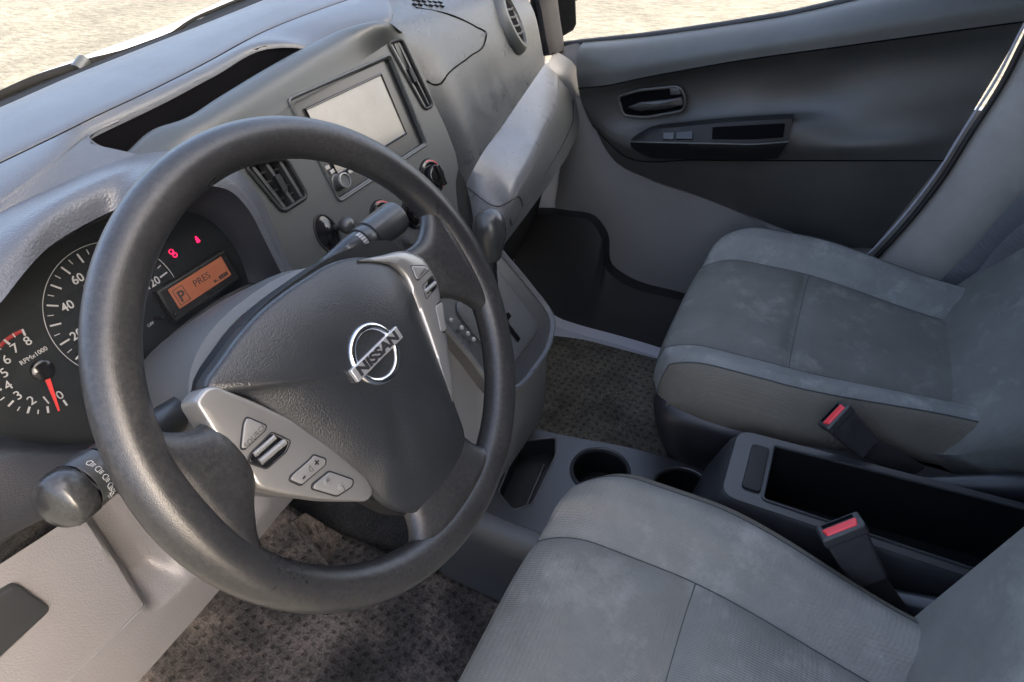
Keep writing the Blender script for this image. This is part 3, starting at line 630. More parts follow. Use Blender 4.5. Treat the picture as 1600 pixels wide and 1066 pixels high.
# ---- instrument cluster (part) -> sub parts
mb = MB(); mb.box(CL, -.30, .16, -.11, .085, -.012, 0); clu = mb.build('instrument_cluster', 'dial', dash)
SCx, SCy, SR = .015, -.0025, .0603
mk = MB()
mk.tube([CL.p(SCx + math.cos(math.radians(a)) * SR, SCy + math.sin(math.radians(a)) * SR, .0008) for a in range(-20, 232, 3)], .0003, 6)
def tick(mb, cx_, cy_, ang, r0, r1, w, z=.0004):
    f2 = CL.sub(cx_, cy_, z, math.radians(ang)); mb.box(f2, r0, r1, -w / 2, w / 2, 0, .0004)
for k in range(0, 29):
    mph = k * 5; ang = 214.8 - 34.8 * mph / 20
    if mph > 125: break
    tick(mk, SCx, SCy, ang, SR - (.0115 if mph % 10 == 0 else .0075), SR - .003, .0014 if mph % 10 == 0 else .0007)
for mph in (0, 20, 40, 60, 80, 100, 120):
    a = math.radians(214.8 - 34.8 * mph / 20); rr = SR - (.0185 if mph < 100 else .021)
    textmb(mk, CL, str(mph), .0105, SCx + math.cos(a) * rr, SCy + math.sin(a) * rr, .0004, thick=.0002, bold=.0001)
textmb(mk, CL, 'MPH', .0065, SCx - .008, SCy + .030, .0004, thick=.0002)
for k in range(0, 11):
    tick(mk, SCx, SCy, 200 - k * 13, SR * .40, SR * .46, .0007)
mk.build('speedometer_markings', 'white', clu)
tk = MB(); TX, TY, TR = -.065, -.012, .0362
for k in range(0, 17):
    ang = -93 - 23.6 * k / 2
    tick(tk, TX, TY, ang, TR - (.0055 if k % 2 == 0 else .0035), TR, .0015 if k % 2 == 0 else .0008)
for k in range(9):
    a = math.radians(-93 - 23.6 * k); textmb(tk, CL, str(k), .0105, TX + math.cos(a) * (TR - .0105), TY + math.sin(a) * (TR - .0105), .0004, thick=.0002)
textmb(tk, CL, 'RPMx1000', .0052, TX + .002, TY + .013, .0004, thick=.0002)
tk.build('tachometer_markings', 'white', clu)
rz = MB()
rz.grid([[CL.p(TX + math.cos(math.radians(a)) * r, TY + math.sin(math.radians(a)) * r, .0003) for a in [-93 - 23.6 * (6.6 + i * 1.4 / 12) for i in range(13)]] for r in (TR - .003, TR)])
rz.build('redline_arc', 'red', clu, solid=.0002)
nb = MB(); f2 = CL.sub(TX, TY, 0); nb.lathe(f2, [(.0085, 0), (.0085, .004), (.0065, .0055), (.0001, .006)]); nb.build('needle_hub', 'blackgloss', clu)
nb = MB(); f2 = CL.sub(TX, TY, .0045, math.radians(-107)); p = [f2.p(.008, -.0018), f2.p(.036, -.0006), f2.p(.036, .0006), f2.p(.008, .0018)]; nb.hexa(p + [q + CL.z * .0012 for q in p]); nb.build('needle', 'needle', clu)
nb = MB(); f2 = CL.sub(SCx, SCy, 0); nb.lathe(f2, [(.011, 0), (.011, .004), (.009, .006), (.0001, .0065)]); nb.build('needle_hub', 'blackgloss', clu)
mb = MB(); mb.grid([[CL.p(x, y, .022 - abs(y) * .05) for x in (-.30, -.1, .1, .147)] for y in (-.09, -.03, .03, .066)]); mb.build('lens', 'lens', clu)
# lcd block, raised
l0 = CL.px(262, 455, .012); l1 = CL.px(345, 400, .012); l2 = CL.px(362, 425, .012); l3 = CL.px(285, 485, .012)
lx0, lx1 = l0[0] + .001, l1[0]; ly1 = (l0[1] + l1[1]) / 2; ly0 = (l2[1] + l3[1]) / 2
lb = MB(); lb.box(CL, lx0 - .010, lx1 + .009, ly0 - .010, ly1 + .004, 0, .011); lcdb = lb.build('display_housing', 'darkp', clu, bevel=.0025)
lb = MB(); lb.box(CL, lx0, lx1, ly0, ly1, .0105, .0118); lb.build('display', 'lcd', clu)
tx = MB(); textmb(tx, CL, 'PRES', .0095, lx0 + (lx1 - lx0) * .53, ly0 + (ly1 - ly0) * .58, .0119, thick=.0001, sx=1.05)
textmb(tx, CL, 'P', .0150, lx0 + .0085, ly0 + (ly1 - ly0) * .42, .0119, thick=.0001, bold=.0003)
for a, b_, c_, d_ in ((.0025, .0030, .1, .86), (.0140, .0145, .1, .86)): tx.box(CL, lx0 + a, lx0 + b_, ly0 + (ly1 - ly0) * c_, ly0 + (ly1 - ly0) * d_, .0118, .0121)
for v in (.1, .84): tx.box(CL, lx0 + .0025, lx0 + .0145, ly0 + (ly1 - ly0) * v, ly0 + (ly1 - ly0) * v + .0005, .0118, .0121)
for i in range(4): tx.box(CL, lx1 - .014 + i * .003, lx1 - .0118 + i * .003, ly0 + .002, ly0 + .006, .0118, .0121)
tx.box(CL, lx1 - .021, lx1 - .0165, ly0 + .0025, ly0 + .0035, .0118, .0121); tx.box(CL, lx1 - .021, lx1 - .018, ly0 + .0038, ly0 + .0048, .0118, .0121)
tx.build('display_characters', 'ink', clu)
wm = MB()
def blob(mb, px, py, pts, s):
    c = CL.px(px, py)
    for q in pts: mb.lathe(CL.sub(c[0] + q[0] * s, c[1] + q[1] * s, .0004), [(q[2] * s, 0), (q[2] * s, .0004), (.0001, .0004)], 10)
    return c
blob(wm, 308, 375, [(0, 2.2, .9), (0, .4, 1.3), (-.6, -1.2, 1.0), (.7, -1.2, 1.0)], .0013); wm.build('seat_belt_lamp', 'warn', clu)
wm = MB(); c = CL.px(270, 396); f2 = CL.sub(c[0], c[1], .0006, .35)
for s_, e_ in ((-.0022, 1), (.0022, 1)): wm.tube([f2.p(math.cos(a * math.pi / 8) * .0022, s_ + math.sin(a * math.pi / 8) * .0022) for a in range(16)], .00045, 5, closed=True)
wm.box(f2, -.0012, .0012, -.0012, .0012, 0, .0005); wm.build('door_open_lamp', 'warn', clu)
mb = MB(); c = CL.px(235, 507); textmb(mb, CL, 'OFF', .004, c[0], c[1], .0004, thick=.0002); mb.build('small_marking', 'white', clu)
for (qx, qy) in ((246, 497), (267, 492)):
    mb = MB(); c = CL.px(qx, qy, .004); mb.lathe(CL.sub(c[0], c[1], 0), [(.0022, 0), (.0022, .010), (.0015, .0115), (.0001, .012)], 12); mb.build('reset_button', 'blackgloss', clu)

# ---- light grey lower panel with scooped pocket
LPo = [Y(-260, 1065, .215), Y(-100, 950, .215), Y(0, 882, .215), Y(60, 843, .215), Y(120, 803, .215), Y(190, 752, .215), Y(260, 700, .215), Y(350, 640, .215), Y(440, 590, .215)]
LPb = [Y(-50, 1330, .245), Y(20, 1260, .245), Y(110, 1165, .245), Y(160, 1118, .245), Y(215, 1066, .245), Y(270, 1005, .245), Y(345, 920, .245), Y(440, 800, .245), Y(500, 735, .245)]
NU, NV = 150, 90
a_, b_ = cr(LPo, NU), cr(LPb, NU)
mb = MB(); rows = []
for j in range(NV):
    t = j / (NV - 1); r = []
    for i in range(NU):
        p = a_[i].lerp(b_[i], t); p.y -= .02 * math.sin(math.pi * t) * .6
        # scoops (depth along +y)
        u = p.x
        e = 1 - sm(.392, .415, 1) if 0 else 1
        fade = sm(.366, .412, p.z - (u + .47) * -.25)
        s1 = sm(-.512, -.492, u) * (1 - sm(-.475, -.440, u)) ; s2 = sm(-.462, -.435, u) * (1 - sm(-.37, -.33, u))
        p.y += fade * (.042 * s1 + .030 * s2)
        # step line
        r.append(p)
    rows.append(r)
rows.append([p + Vector((0, .10, .0)) for p in rows[-1]])
mb.grid(rows); lp = mb.build('lower_panel', 'lowpanel', dash)
def lp_pt(px, py, off=-.001):
    d = ray(px, py).normalized(); best = None
    for r in rows[:-1]:
        for p in r:
            e = (p - CP); t = e.dot(d); q = (e - d * t).length
            if best is None or q < best[0]: best = (q, t)
    return CP + d * (best[1] + off)
mb = MB(); mb.tube(cr([lp_pt(x, y) for x, y in ((60, 1110), (105, 1066), (160, 1012), (205, 968), (226, 947), (228, 940))], 30), .0009, 6); mb.build('panel_seam', 'greyside', lp)
# dark insert at the corner
ins = [Y(-120, 1005, .212), Y(28, 911, .212), Y(78, 948, .212), Y(0, 1022, .212), Y(-80, 1100, .212)]
LF = Frame(lp_pt(20, 970), (1, 0, 0), (0, -.02, 1))
io = [LF.px(*q, .002) for q in ((-160, 1030), (25, 911), (80, 950), (-100, 1120))]
mb = MB(); mb.cap(LF, rounded(io, .006), .004, .001, skirt=.012, smooth=False, n=80, edge=.002); mb.build('coin_insert', 'bezel', lp, smooth=40)
# dark band between lower surround & panel edge seam
# ================================================================== RADIO (own unit)
rad = thing('radio_unit', FC.p(rx0, ry0, 0), 'double-height radio with pale blank touch screen behind the steering wheel rim', 'car radio')
mb = MB(); mb.box(FC, rx0 + .001, rx1 - .001, ry0 + .001, ry1 - .001, -.02, -.006); mb.build('faceplate', 'bezel', rad, bevel=.002)
edge_ring(FC, rounded(rect(rx0 + .002, rx1 - .002, ry0 + .002, ry1 - .002), .005), -.002, .0022, 'bezel', 'bezel', rad)
edge_ring(FC, H_radio, .0005, .0020, 'outer_frame', 'fascia', rad)
s_tl = FC.px(482, 179, -.004); s_tr = FC.px(589, 113, -.004); s_br = FC.px(637, 206, -.004)
sx0, sx1, sy1, sy0 = s_tl[0], (s_tr[0] + s_br[0]) / 2, (s_tl[1] + s_tr[1]) / 2, s_br[1]
mb = MB(); mb.box(FC, sx0, sx1, sy0, sy1, -.006, -.0045); mb.build('screen', 'screen', rad)
edge_ring(FC, rect(sx0 - .001, sx1 + .001, sy0 - .001, sy1 + .001), -.004, .0016, 'screen_frame', 'blackgloss', rad)
print('SCREEN', sx0, sx1, sy0, sy1)
c = FC.px(531, 284, 0); f2 = FC.sub(c[0], c[1], -.006)
mb = MB(); mb.lathe(f2, [(.0105, 0), (.0105, .003), (.009, .004), (.009, .015), (.0078, .0165), (.0072, .0150), (.0001, .0148)], 28); kn = mb.build('volume_knob', 'glove', rad)
mb = MB(); mb.lathe(f2.sub(0, 0, .0155), [(.0090, -.002), (.0092, .0008), (.0082, .0012), (.0078, .0003)], 28); mb.build('ring', 'silverbtn', kn)
for (qx, qy) in ((512, 262), (520, 268), (548, 268), (505, 268)):
    c = FC.px(qx, qy, -.004); f2 = FC.sub(c[0], c[1], -.006); mb = MB(); mb.box(f2, -.004, .004, -.0025, .0025, 0, .0022); mb.build('radio_button', 'silverbtn', rad, bevel=.0008)

# ================================================================== STEERING WHEEL
AL = 0.5163958
SW = Frame((-.36, 0, .70), (1, 0, 0), (0, math.sin(AL), math.cos(AL)))
def W3(px, py, z=0): return SW.p(*SW.px(px, py, z), z)
sw = thing('steering_wheel', SW.o, 'worn black steering wheel with silver button spokes and a chrome badge on its airbag pad', 'steering wheel')
mb = MB(); rows = []; NP, NT = 128, 24
for i in range(NP):
    a = 2 * math.pi * i / NP; ca, sa = math.cos(a), math.sin(a)
    deg = math.degrees(a) % 360
    sw_ = 0
    for c0 in (0, 180): 
        dd = min(abs(deg - c0), 360 - abs(deg - c0)); sw_ = max(sw_, math.exp(-(dd / 16) ** 2))
    dd = abs(deg - 270); low = math.exp(-(dd / 22) ** 2)
    rt = .0158 + .0016 * sw_ + .0006 * low
    row = []
    for k in range(NT):
        b = 2 * math.pi * k / NT
        rr = .172 - .001 * sw_ + rt * math.cos(b) * (1.0)
        row.append(SW.p(rr * ca, rr * sa, rt * .96 * math.sin(b)))
    rows.append(row)
mb.grid(rows, cu=True, cv=True); mb.build('rim', 'rim', sw, smooth=80)
# finger seam line on the inside back of the rim is not visible; spokes
def spoke(secs, axis, n=28, nn=26):
    """secs: (pos, lo, hi, thickness, zc) ; axis 'x' or 'y'"""
    S = [Vector((s[0], s[1], s[2])) for s in secs]; T = [Vector((s[3], s[4], 0)) for s in secs]
    Sr = cr([Vector((*s[:3],)) for s in secs], n)
    m = len(secs); Tr = []
    for q in Sr:
        i = 0
        while i < m - 2 and ((secs[i + 1][0] - secs[0][0]) / (secs[-1][0] - secs[0][0])) < ((q.x - secs[0][0]) / (secs[-1][0] - secs[0][0])): i += 1
        f = (q.x - secs[i][0]) / (secs[i + 1][0] - secs[i][0]); Tr.append(T[i].lerp(T[i + 1], max(0, min(1, f))))
    rows = []
    for q, t in zip(Sr, Tr):
        c = (q.y + q.z) / 2; h = (q.z - q.y) / 2; row = []
        for k in range(nn):
            b = 2 * math.pi * k / nn; cb, sb = math.cos(b), math.sin(b)
            e = 2 / 2.6
            l = c + h * math.copysign(abs(cb) ** e, cb); z = t.y + t.x * math.copysign(abs(sb) ** e, sb)
            rad_ = math.hypot(q.x, l); kk = min(1, .171 / rad_)
            row.append(SW.p(q.x * kk, l * kk, z) if axis == 'x' else SW.p(l * kk, q.x * kk, z))
        rows.append(row)
    mb = MB(); mb.grid(rows, cu=True); mb.fan(rows[0]); mb.fan(rows[-1]); return mb
spoke([(-.085, -.02, .038, .010, -.018), (-.112, -.014, .036, .0125, -.0125), (-.128, -.020, .036, .0135, -.004), (-.142, -.036, .044, .0135, -.002), (-.154, -.062, .062, .0125, 0), (-.168, -.09, .088, .009, 0)], 'x').build('spoke', 'rim', sw, smooth=80)
spoke([(.085, -.02, .038, .010, -.018), (.106, -.016, .036, .0125, -.0125), (.125, -.024, .036, .0135, -.004), (.140, -.040, .044, .0135, -.002), (.152, -.064, .060, .0125, 0), (.168, -.09, .086, .009, 0)], 'x').build('spoke', 'rim', sw, smooth=80)
spoke([(-.085, -.045, .046, .012, -.012), (-.11, -.043, .047, .013, -.010), (-.130, -.046, .048, .0135, -.006), (-.143, -.055, .053, .0135, -.003), (-.153, -.072, .066, .013, -.001), (-.166, -.10, .09, .009, 0)], 'y').build('spoke', 'rim', sw, smooth=80)
# hub body behind pad
hub = [(-.105, .05), (-.06, .068), (0, .072), (.06, .066), (.105, .046), (.10, .0), (.078, -.05), (.060, -.095), (.045, -.13), (0, -.15), (-.045, -.13), (-.06, -.10), (-.078, -.06), (-.105, -.01)]
mb = MB(); pts = cr([Vector((x, y, 0)) for x, y in hub], 64, True)
mb.grid([[SW.p(p.x * s_, p.y * s_, z) for p in pts] for s_, z in ((.75, -.060), (.93, -.050), (1.0, -.03), (1.0, -.006))], cu=True); mb.fan([SW.p(p.x, p.y, -.006) for p in pts]); mb.fan([SW.p(p.x * .75, p.y * .75, -.06) for p in pts]); mb.build('hub_shell', 'darkp', sw)
# airbag pad
pad = [(-.110, .052), (-.085, .062), (-.05, .0695), (0, .070), (.035, .066), (.062, .054), (.077, .040), (.084, .020), (.079, -.010), (.071, -.042), (.062, -.078), (.054, -.100), (.045, -.125), (.028, -.142), (0, -.149), (-.028, -.142), (-.048, -.124), (-.058, -.104), (-.062, -.082), (-.070, -.050), (-.078, -.015), (-.086, .012), (-.094, .034)]
pads = cr([Vector((x, y, 0)) for x, y in pad], 140, True)
def padz(x, y, t):
    z = .002 + .0175 * (1 - t ** 3.0)
    # facets: two soft valleys running from the badge to the lower corners
    q = abs(x) - (.012 + (-.03 - y) * .35)
    if y < -.03: z -= .0045 * math.exp(-(q / .012) ** 2) * sm(-.03, -.07, y) * (1 - t)
    z -= .0030 * sm(.02, .062, y) * (1 - t)
    return z
mb = MB(); rows = []; c0 = Vector((0, -.02, 0))
for zz, k in ((-.014, 1.0), (-.004, 1.0), (.0, .998)): rows.append([SW.p(*(c0 + (p - c0) * k).xy, zz) for p in pads])
for i in range(0, 30):
    t = 1 - i / 30; t = t ** .8 if i else 1; k = .99 * t
    rows.append([SW.p((c0 + (p - c0) * k).x, (c0 + (p - c0) * k).y, padz((c0 + (p - c0) * k).x, (c0 + (p - c0) * k).y, t)) for p in pads])
mb.grid(rows, cu=True); mb.fan(rows[-1], SW.p(c0.x, c0.y, padz(c0.x, c0.y, 0))); pado = mb.build('airbag_pad', 'airbag', sw, smooth=60)
mb = MB(); textmb(mb, SW, 'SRS', .010, -.001, -.069, .0152, thick=.0003); textmb(mb, SW, 'AIRBAG', .010, -.001, -.080, .0137, thick=.0003); mb.build('embossed_letters', 'airbag', pado)
# badge
LG = SW.sub(0, -.0035, .0185)
mb = MB(); mb.tube([LG.p(math.cos(a * math.pi / 24) * .0215, math.sin(a * math.pi / 24) * .0215, 0) for a in range(48)], .0033, 10, closed=True, up=SW.z); bd = mb.build('badge', 'chrome', sw, smooth=80)
mb = MB(); mb.box(LG, -.0295, .0295, -.0055, .0055, .0005, .0045); bb = mb.build('badge_bar', 'satinbar', bd, bevel=.0008)
mb = MB(); textmb(mb, LG, 'NISSAN', .0105, 0, -.0001, .0045, thick=.0003, sx=1.42, bold=.00045); mb.build('badge_letters', 'ink', bd)
# silver bezels
def bez(outline, ctr, parent):
    mb = MB(); mb.cap(SW, outline, .0045, .0015, skirt=.022, smooth=False, n=240, edge=.003, center=ctr, rings=6); return mb.build('button_bezel', 'silver', parent, smooth=50)
sL = [SW.px(*p, .002) for p in ((302, 628), (318, 607), (334, 603), (395, 627), (452, 654), (515, 700), (572, 748), (583, 770), (572, 784), (520, 783), (450, 774), (400, 762), (388, 742), (345, 697))]
sL = rounded(sL, .004); b1 = bez(sL, (-.097, -.012), sw)
sR = [SW.px(*p, .002) for p in ((556, 409), (595, 399), (640, 393), (668, 410), (680, 432), (690, 480), (700, 545), (706, 605), (700, 626), (686, 590), (668, 528), (652, 484), (638, 446), (622, 424), (598, 411))]
sR = rounded(sR, .003); 
mb = MB()
# the slim right bezel is not star shaped: strip loft between its two edges
oR = cr([Vector((*SW.px(*p, .002), 0)) for p in ((556, 408), (595, 399), (640, 393), (668, 408), (681, 432), (691, 482), (700, 545), (706, 600), (703, 628))], 40)
iR = cr([Vector((*SW.px(*p, .002), 0)) for p in ((556, 410), (590, 412), (612, 416), (630, 432), (641, 455), (656, 495), (672, 540), (688, 592), (702, 628))], 40)
mb.grid([[SW.p(p.x + .001, p.y - .002, -.018) for p in oR], [SW.p(p.x, p.y, 0) for p in oR], [SW.p(*p.lerp(q, .07).xy, .0035) for p, q in zip(oR, iR)], [SW.p(*p.lerp(q, .2).xy, .005) for p, q in zip(oR, iR)], [SW.p(*p.lerp(q, .5).xy, .0062) for p, q in zip(oR, iR)], [SW.p(*p.lerp(q, .9).xy, .006) for p, q in zip(oR, iR)], [SW.p(*p.lerp(q, .99).xy, .0035) for p, q in zip(oR, iR)], [SW.p(p.x, p.y, -.01) for p in iR]])
b2 = mb.build('button_bezel', 'silver', sw, smooth=50)
def sbtn(pts, parent, m='silverbtn', name='button', z=.0062, r=.002, hh=.0016):
    o = [SW.px(*p, z) for p in pts]
    gmb = MB(); gmb.tube([SW.p(q[0], q[1], z - .0004) for q in rounded(o, r)], .0006, 6, closed=True); 
    c = Vector((sum(p[0] for p in o) / len(o), sum(p[1] for p in o) / len(o)))
    mb = MB(); mb.cap(SW, rounded([(c.x + (p[0] - c.x) * .93, c.y + (p[1] - c.y) * .93) for p in o], r), z + hh - .0006, .0003, skirt=.003, smooth=False, n=80, edge=.0006, rings=3); b = mb.build(name, m, parent, smooth=50)
    gmb.build('button_gap', 'ink', b)
    return b
z0 = .0064
s1 = sbtn([(385, 651), (417, 665), (415, 672), (382, 703), (376, 701), (380, 662)], b1, z=z0)
rk = sbtn([(425, 675), (455, 689), (448, 706), (417, 733), (388, 723), (390, 711)], b1, m='blackgloss', name='roller_recess', z=z0, hh=.0004)
def bar(px0, px1, w, parent, name, m, z=.0075):
    a = SW.px(*px0, z); b = SW.px(*px1, z); mb = MB(); mb.tube([SW.p(a[0], a[1], z - .001), SW.p(b[0], b[1], z - .001)], w, 12, up=SW.z); return mb.build(name, m, parent)
bar((408, 722), (446, 690), .0024, b1, 'roller', 'silverbtn')
bar((398, 711), (430, 683), .0020, b1, 'roller', 'silverbtn', .0068)
vb = sbtn([(490, 710), (510, 717), (509, 726), (475, 755), (470, 759), (452, 751), (454, 744), (485, 717)], b1, z=z0)
pb = sbtn([(514, 736), (553, 750), (551, 760), (527, 776), (487, 764), (488, 757)], b1, z=z0)
mb = MB()
for s_, px, sz in (('+', (495.5, 723.5), .008), ('-', (474, 745), .009)):
    q = SW.px(*px, .008); textmb(mb, SW, s_, sz, q[0], q[1], .0081, thick=.0001, rot=.05, bold=.0002)
q = SW.px(485.5, 733.5, .008); f2 = SW.sub(q[0], q[1], .0081); mb.tube([f2.p(-.001, -.001, 0), f2.p(.0012, -.0026, 0), f2.p(.0012, .0026, 0), f2.p(-.001, .001, 0)], .0002, 4, closed=True)
mb.build('volume_symbols', 'ink', vb)
mb = MB(); q = SW.px(398, 681, .008); textmb(mb, SW, 'SOURCE', .0048, q[0] + .0002, q[1] - .0003, .0081, thick=.0001, rot=.10, sx=1.05); mb.build('source_letters', 'greyink', s1)
for px, ch in (((512.5, 753), '*'), ((534.5, 761), ')')):
    q = SW.px(*px, .008); mb = MB(); mb.lathe(SW.sub(q[0], q[1], .0076), [(.0032, 0), (.0028, .0008), (.0001, .0012)], 20); d = mb.build('dimple', 'silverbtn', pb)
    mb = MB(); textmb(mb, SW, ch, .006, q[0], q[1], .0089, thick=.0001, bold=.0001); mb.build('phone_symbol', 'greyink', pb)
c1 = sbtn([(641, 415), (662, 415), (672, 420), (654, 438), (650, 437)], b2, z=.0062)
mb = MB(); q = SW.px(661, 425, .008); textmb(mb, SW, 'CANCEL', .0032, q[0], q[1], .0080, thick=.0001, rot=.10); mb.build('cancel_letters', 'greyink', c1)
sbtn([(660, 446), (676, 431), (683, 448), (666, 468)], b2, m='blackgloss', name='roller_recess', z=.0062, hh=.0004)
bar((665, 456), (681, 442), .0020, b2, 'roller', 'silverbtn', .0075)
sbtn([(679, 478), (690, 470), (697, 518), (688, 521)], b2, z=.0056)

# ================================================================== COLUMN SHROUD + STALKS
colm = thing('steering_column', SW.p(0, 0, -.15), 'smooth dark grey column cover behind the steering wheel hub', 'steering column')
def shroud(secs, m, name, parent):
    rows = []
    for z, hw, top, bot, cy0 in secs:
        row = []
        for k in range(48):
            b = 2 * math.pi * k / 48; cb, sb = math.cos(b), math.sin(b); e = 2 / 2.5
            xx = hw * math.copysign(abs(cb) ** e, cb); yy = (top if sb > 0 else bot) * abs(sb) ** e * (1 if sb > 0 else -1)
            row.append(SW.p(xx, cy0 + yy, z))
        rows.append(row)
    mb = MB(); mb.grid(rows, cu=True); mb.fan(rows[0][::-1]); mb.fan(rows[-1]); return mb.build(name, m, parent)
shroud([(-.068, .088, .060, .075, -.005), (-.066, .097, .072, .085, -.005), (-.072, .103, .079, .09, -.005), (-.09, .104, .082, .09, -.005), (-.14, .098, .082, .088, -.006), (-.22, .085, .078, .08, -.01)], 'columntop', 'cover', colm)
shroud([(-.052, .070, .055, .06, -.008), (-.056, .078, .060, .065, -.008), (-.07, .080, .062, .068, -.008)], 'darkp', 'collar', colm)
# wiper stalk
def stalk(pts, rads, n=28, m='stalk'):
    mb = MB(); mb.tube(pts, rads, n); return mb
ws = thing('wiper_stalk', SW.p(.08, .03, -.085), 'tapered black wiper stalk with white wiper symbols, right of the column', 'control stalk')
A = W3(495, 432, -.075); B = W3(604, 350, -.070)
ax = (B - A); Ln = ax.length; ax.normalize()
A2 = A - ax * .06
def along(p0, d, l): return p0 + d * l
def lathe_along(p0, d, prof, n=32):
    u = Vector((0, 0, 1)); ex = (u - d * u.dot(d)).normalized(); f = Frame(p0, ex, d.cross(ex)); f.z = d; f.y = d.cross(ex)
    mb = MB(); mb.lathe(f, prof, n); return mb, f
mb, f = lathe_along(A2, ax, [(.0001, 0), (.0075, 0), (.009, .06), (.0125, .06 + Ln * .42), (.0130, .06 + Ln * .43), (.0132, .06 + Ln * .60)]); mb.build('lever', 'stalk', ws)
mb, f = lathe_along(A2, ax, [(.0136, .06 + Ln * .60), (.0150, .06 + Ln * .605), (.0153, .06 + Ln * .70), (.0150, .06 + Ln * .705)]); mb.build('collar', 'stalk', ws)
mb, f = lathe_along(A2, ax, [(.0150, .06 + Ln * .71), (.0164, .06 + Ln * .715), (.0175, .06 + Ln * 1.10), (.0168, .06 + Ln * 1.14), (.015, .06 + Ln * 1.155), (.0001, .06 + Ln * 1.16)]); mb.build('twist_tip', 'stalk', ws)
mb, f = lathe_along(A2, ax, [(.01335, .06 + Ln * .595), (.0137, .06 + Ln * .60)]); 
def on_stalk(L_, ang, r):
    """tangent frame on the stalk surface: x along the axis reversed reading, y around"""
    d = f.x * math.cos(ang) + f.y * math.sin(ang); tan = -f.x * math.sin(ang) + f.y * math.cos(ang)
    fr = Frame(f.o + ax * L_ + d * r, tan, ax); 
    if fr.z.dot(d) < 0: fr = Frame(f.o + ax * L_ + d * r, -tan, ax)
    return fr
vd = (CP - (A + B) / 2); vd = (vd - ax * vd.dot(ax)).normalized(); vang = math.atan2(vd.dot(f.y), vd.dot(f.x))
def side(a): return vang + a
mb = MB()
for i in range(7):
    fr = on_stalk(.06 + Ln * .56, side(-.62 + i * .22), .0134); mb.box(fr, -.0011, .0011, -.0028, .0028, 0, .0004)
fr = on_stalk(.06 + Ln * .37, side(-.1), .0124); textmb(mb, fr, 'INT', .006, thick=.0001)
for dx, dy in ((0, 0), (.0028, .002), (.0004, .0045)):
    fr = on_stalk(.06 + Ln * .47, side(.75), .0131); mb.lathe(fr.sub(dx, dy, 0), [(.0011, 0), (.0009, .0004), (.0001, .0004)], 10)
fr = on_stalk(.06 + Ln * .24, side(.25), .0112); textmb(mb, fr, 'FRONT', .0035, thick=.0001)
fr = on_stalk(.06 + Ln * .17, side(.25), .0108); mb.tube([fr.p(math.cos(a * math.pi / 8) * .003, math.sin(a * math.pi / 8) * .0022, .0003) for a in range(16)], .0003, 4, closed=True)
for s_, l_ in (('MIST', .02), ('OFF', -.07), ('INT', -.16), ('LO', -.25)):
    fr = on_stalk(.06 + Ln * l_, side(.1), .0102); textmb(mb, fr, s_, .0052, thick=.0001)
mb.build('wiper_symbols', 'white', ws)
# light stalk
ls = thing('light_stalk', SW.p(-.08, .03, -.085), 'thick black light switch stalk with dusty rounded end, left below the wheel rim', 'control stalk')
A = W3(190, 712, -.075); B = W3(108, 774, -.062); ax = (B - A); Ln = ax.length; ax.normalize(); A2 = A - ax * .07
mb, f = lathe_along(A2, ax, [(.0001, 0), (.011, 0), (.0155, .06), (.0165, .07 + Ln * .35), (.0165, .07 + Ln * .38)]); mb.build('lever', 'stalk', ls)
mb, f = lathe_along(A2, ax, [(.0168, .07 + Ln * .42), (.0176, .07 + Ln * .44), (.0178, .07 + Ln * .83), (.0174, .07 + Ln * .85)]); mb.build('collar', 'stalk', ls)
ex = f.x
rows = []
for l_, r_ in ((.88, .0170), (.90, .0180), (1.10, .0182), (1.20, .0176), (1.27, .0155), (1.31, .010), (1.32, .0001)):
    row = []
    for k in range(36):
        b = 2 * math.pi * k / 36; sq = 1 + (.05 * math.cos(3 * b) + .012 * math.cos(18 * b)) * (1 if l_ < 1.25 else .3)
        row.append(f.o + ax * (.07 + Ln * l_) + (f.x * math.cos(b) + f.y * math.sin(b)) * r_ * sq)
    rows.append(row)
mb = MB(); mb.grid(rows, cu=True); mb.build('twist_tip', 'tip', ls, smooth=60)
vd = (CP - (A + B) / 2); vd = (vd - ax * vd.dot(ax)).normalized(); vang = math.atan2(vd.dot(f.y), vd.dot(f.x))
mb = MB()
for i, a_s in enumerate((-.45, -.1, .25, .6, .95)):
    fr = on_stalk(.07 + Ln * .70, vang - a_s, .0180)
    if i == 4:
        mb.tube([fr.p(math.cos(a * math.pi / 6) * .0014, math.sin(a * math.pi / 6) * .0014, .0003) for a in range(12)], .0003, 4, closed=True)
        for q in range(8):
            g2 = fr.sub(0, 0, 0, q * math.pi / 4); mb.box(g2, .0021, .0031, -.00025, .00025, 0, .0003)
    else:
        mb.tube([fr.p(-.001, -.0018, .0003), fr.p(.0008, -.0018, .0003), fr.p(.0018, 0, .0003), fr.p(.0008, .0018, .0003), fr.p(-.001, .0018, .0003)], .00028, 4, closed=True)
        for q in (-1, 0, 1): mb.box(fr, -.0032, -.0016, q * .0011 - .0002, q * .0011 + .0002, 0, .0003)
mb.build('lamp_symbols', 'white', ls)

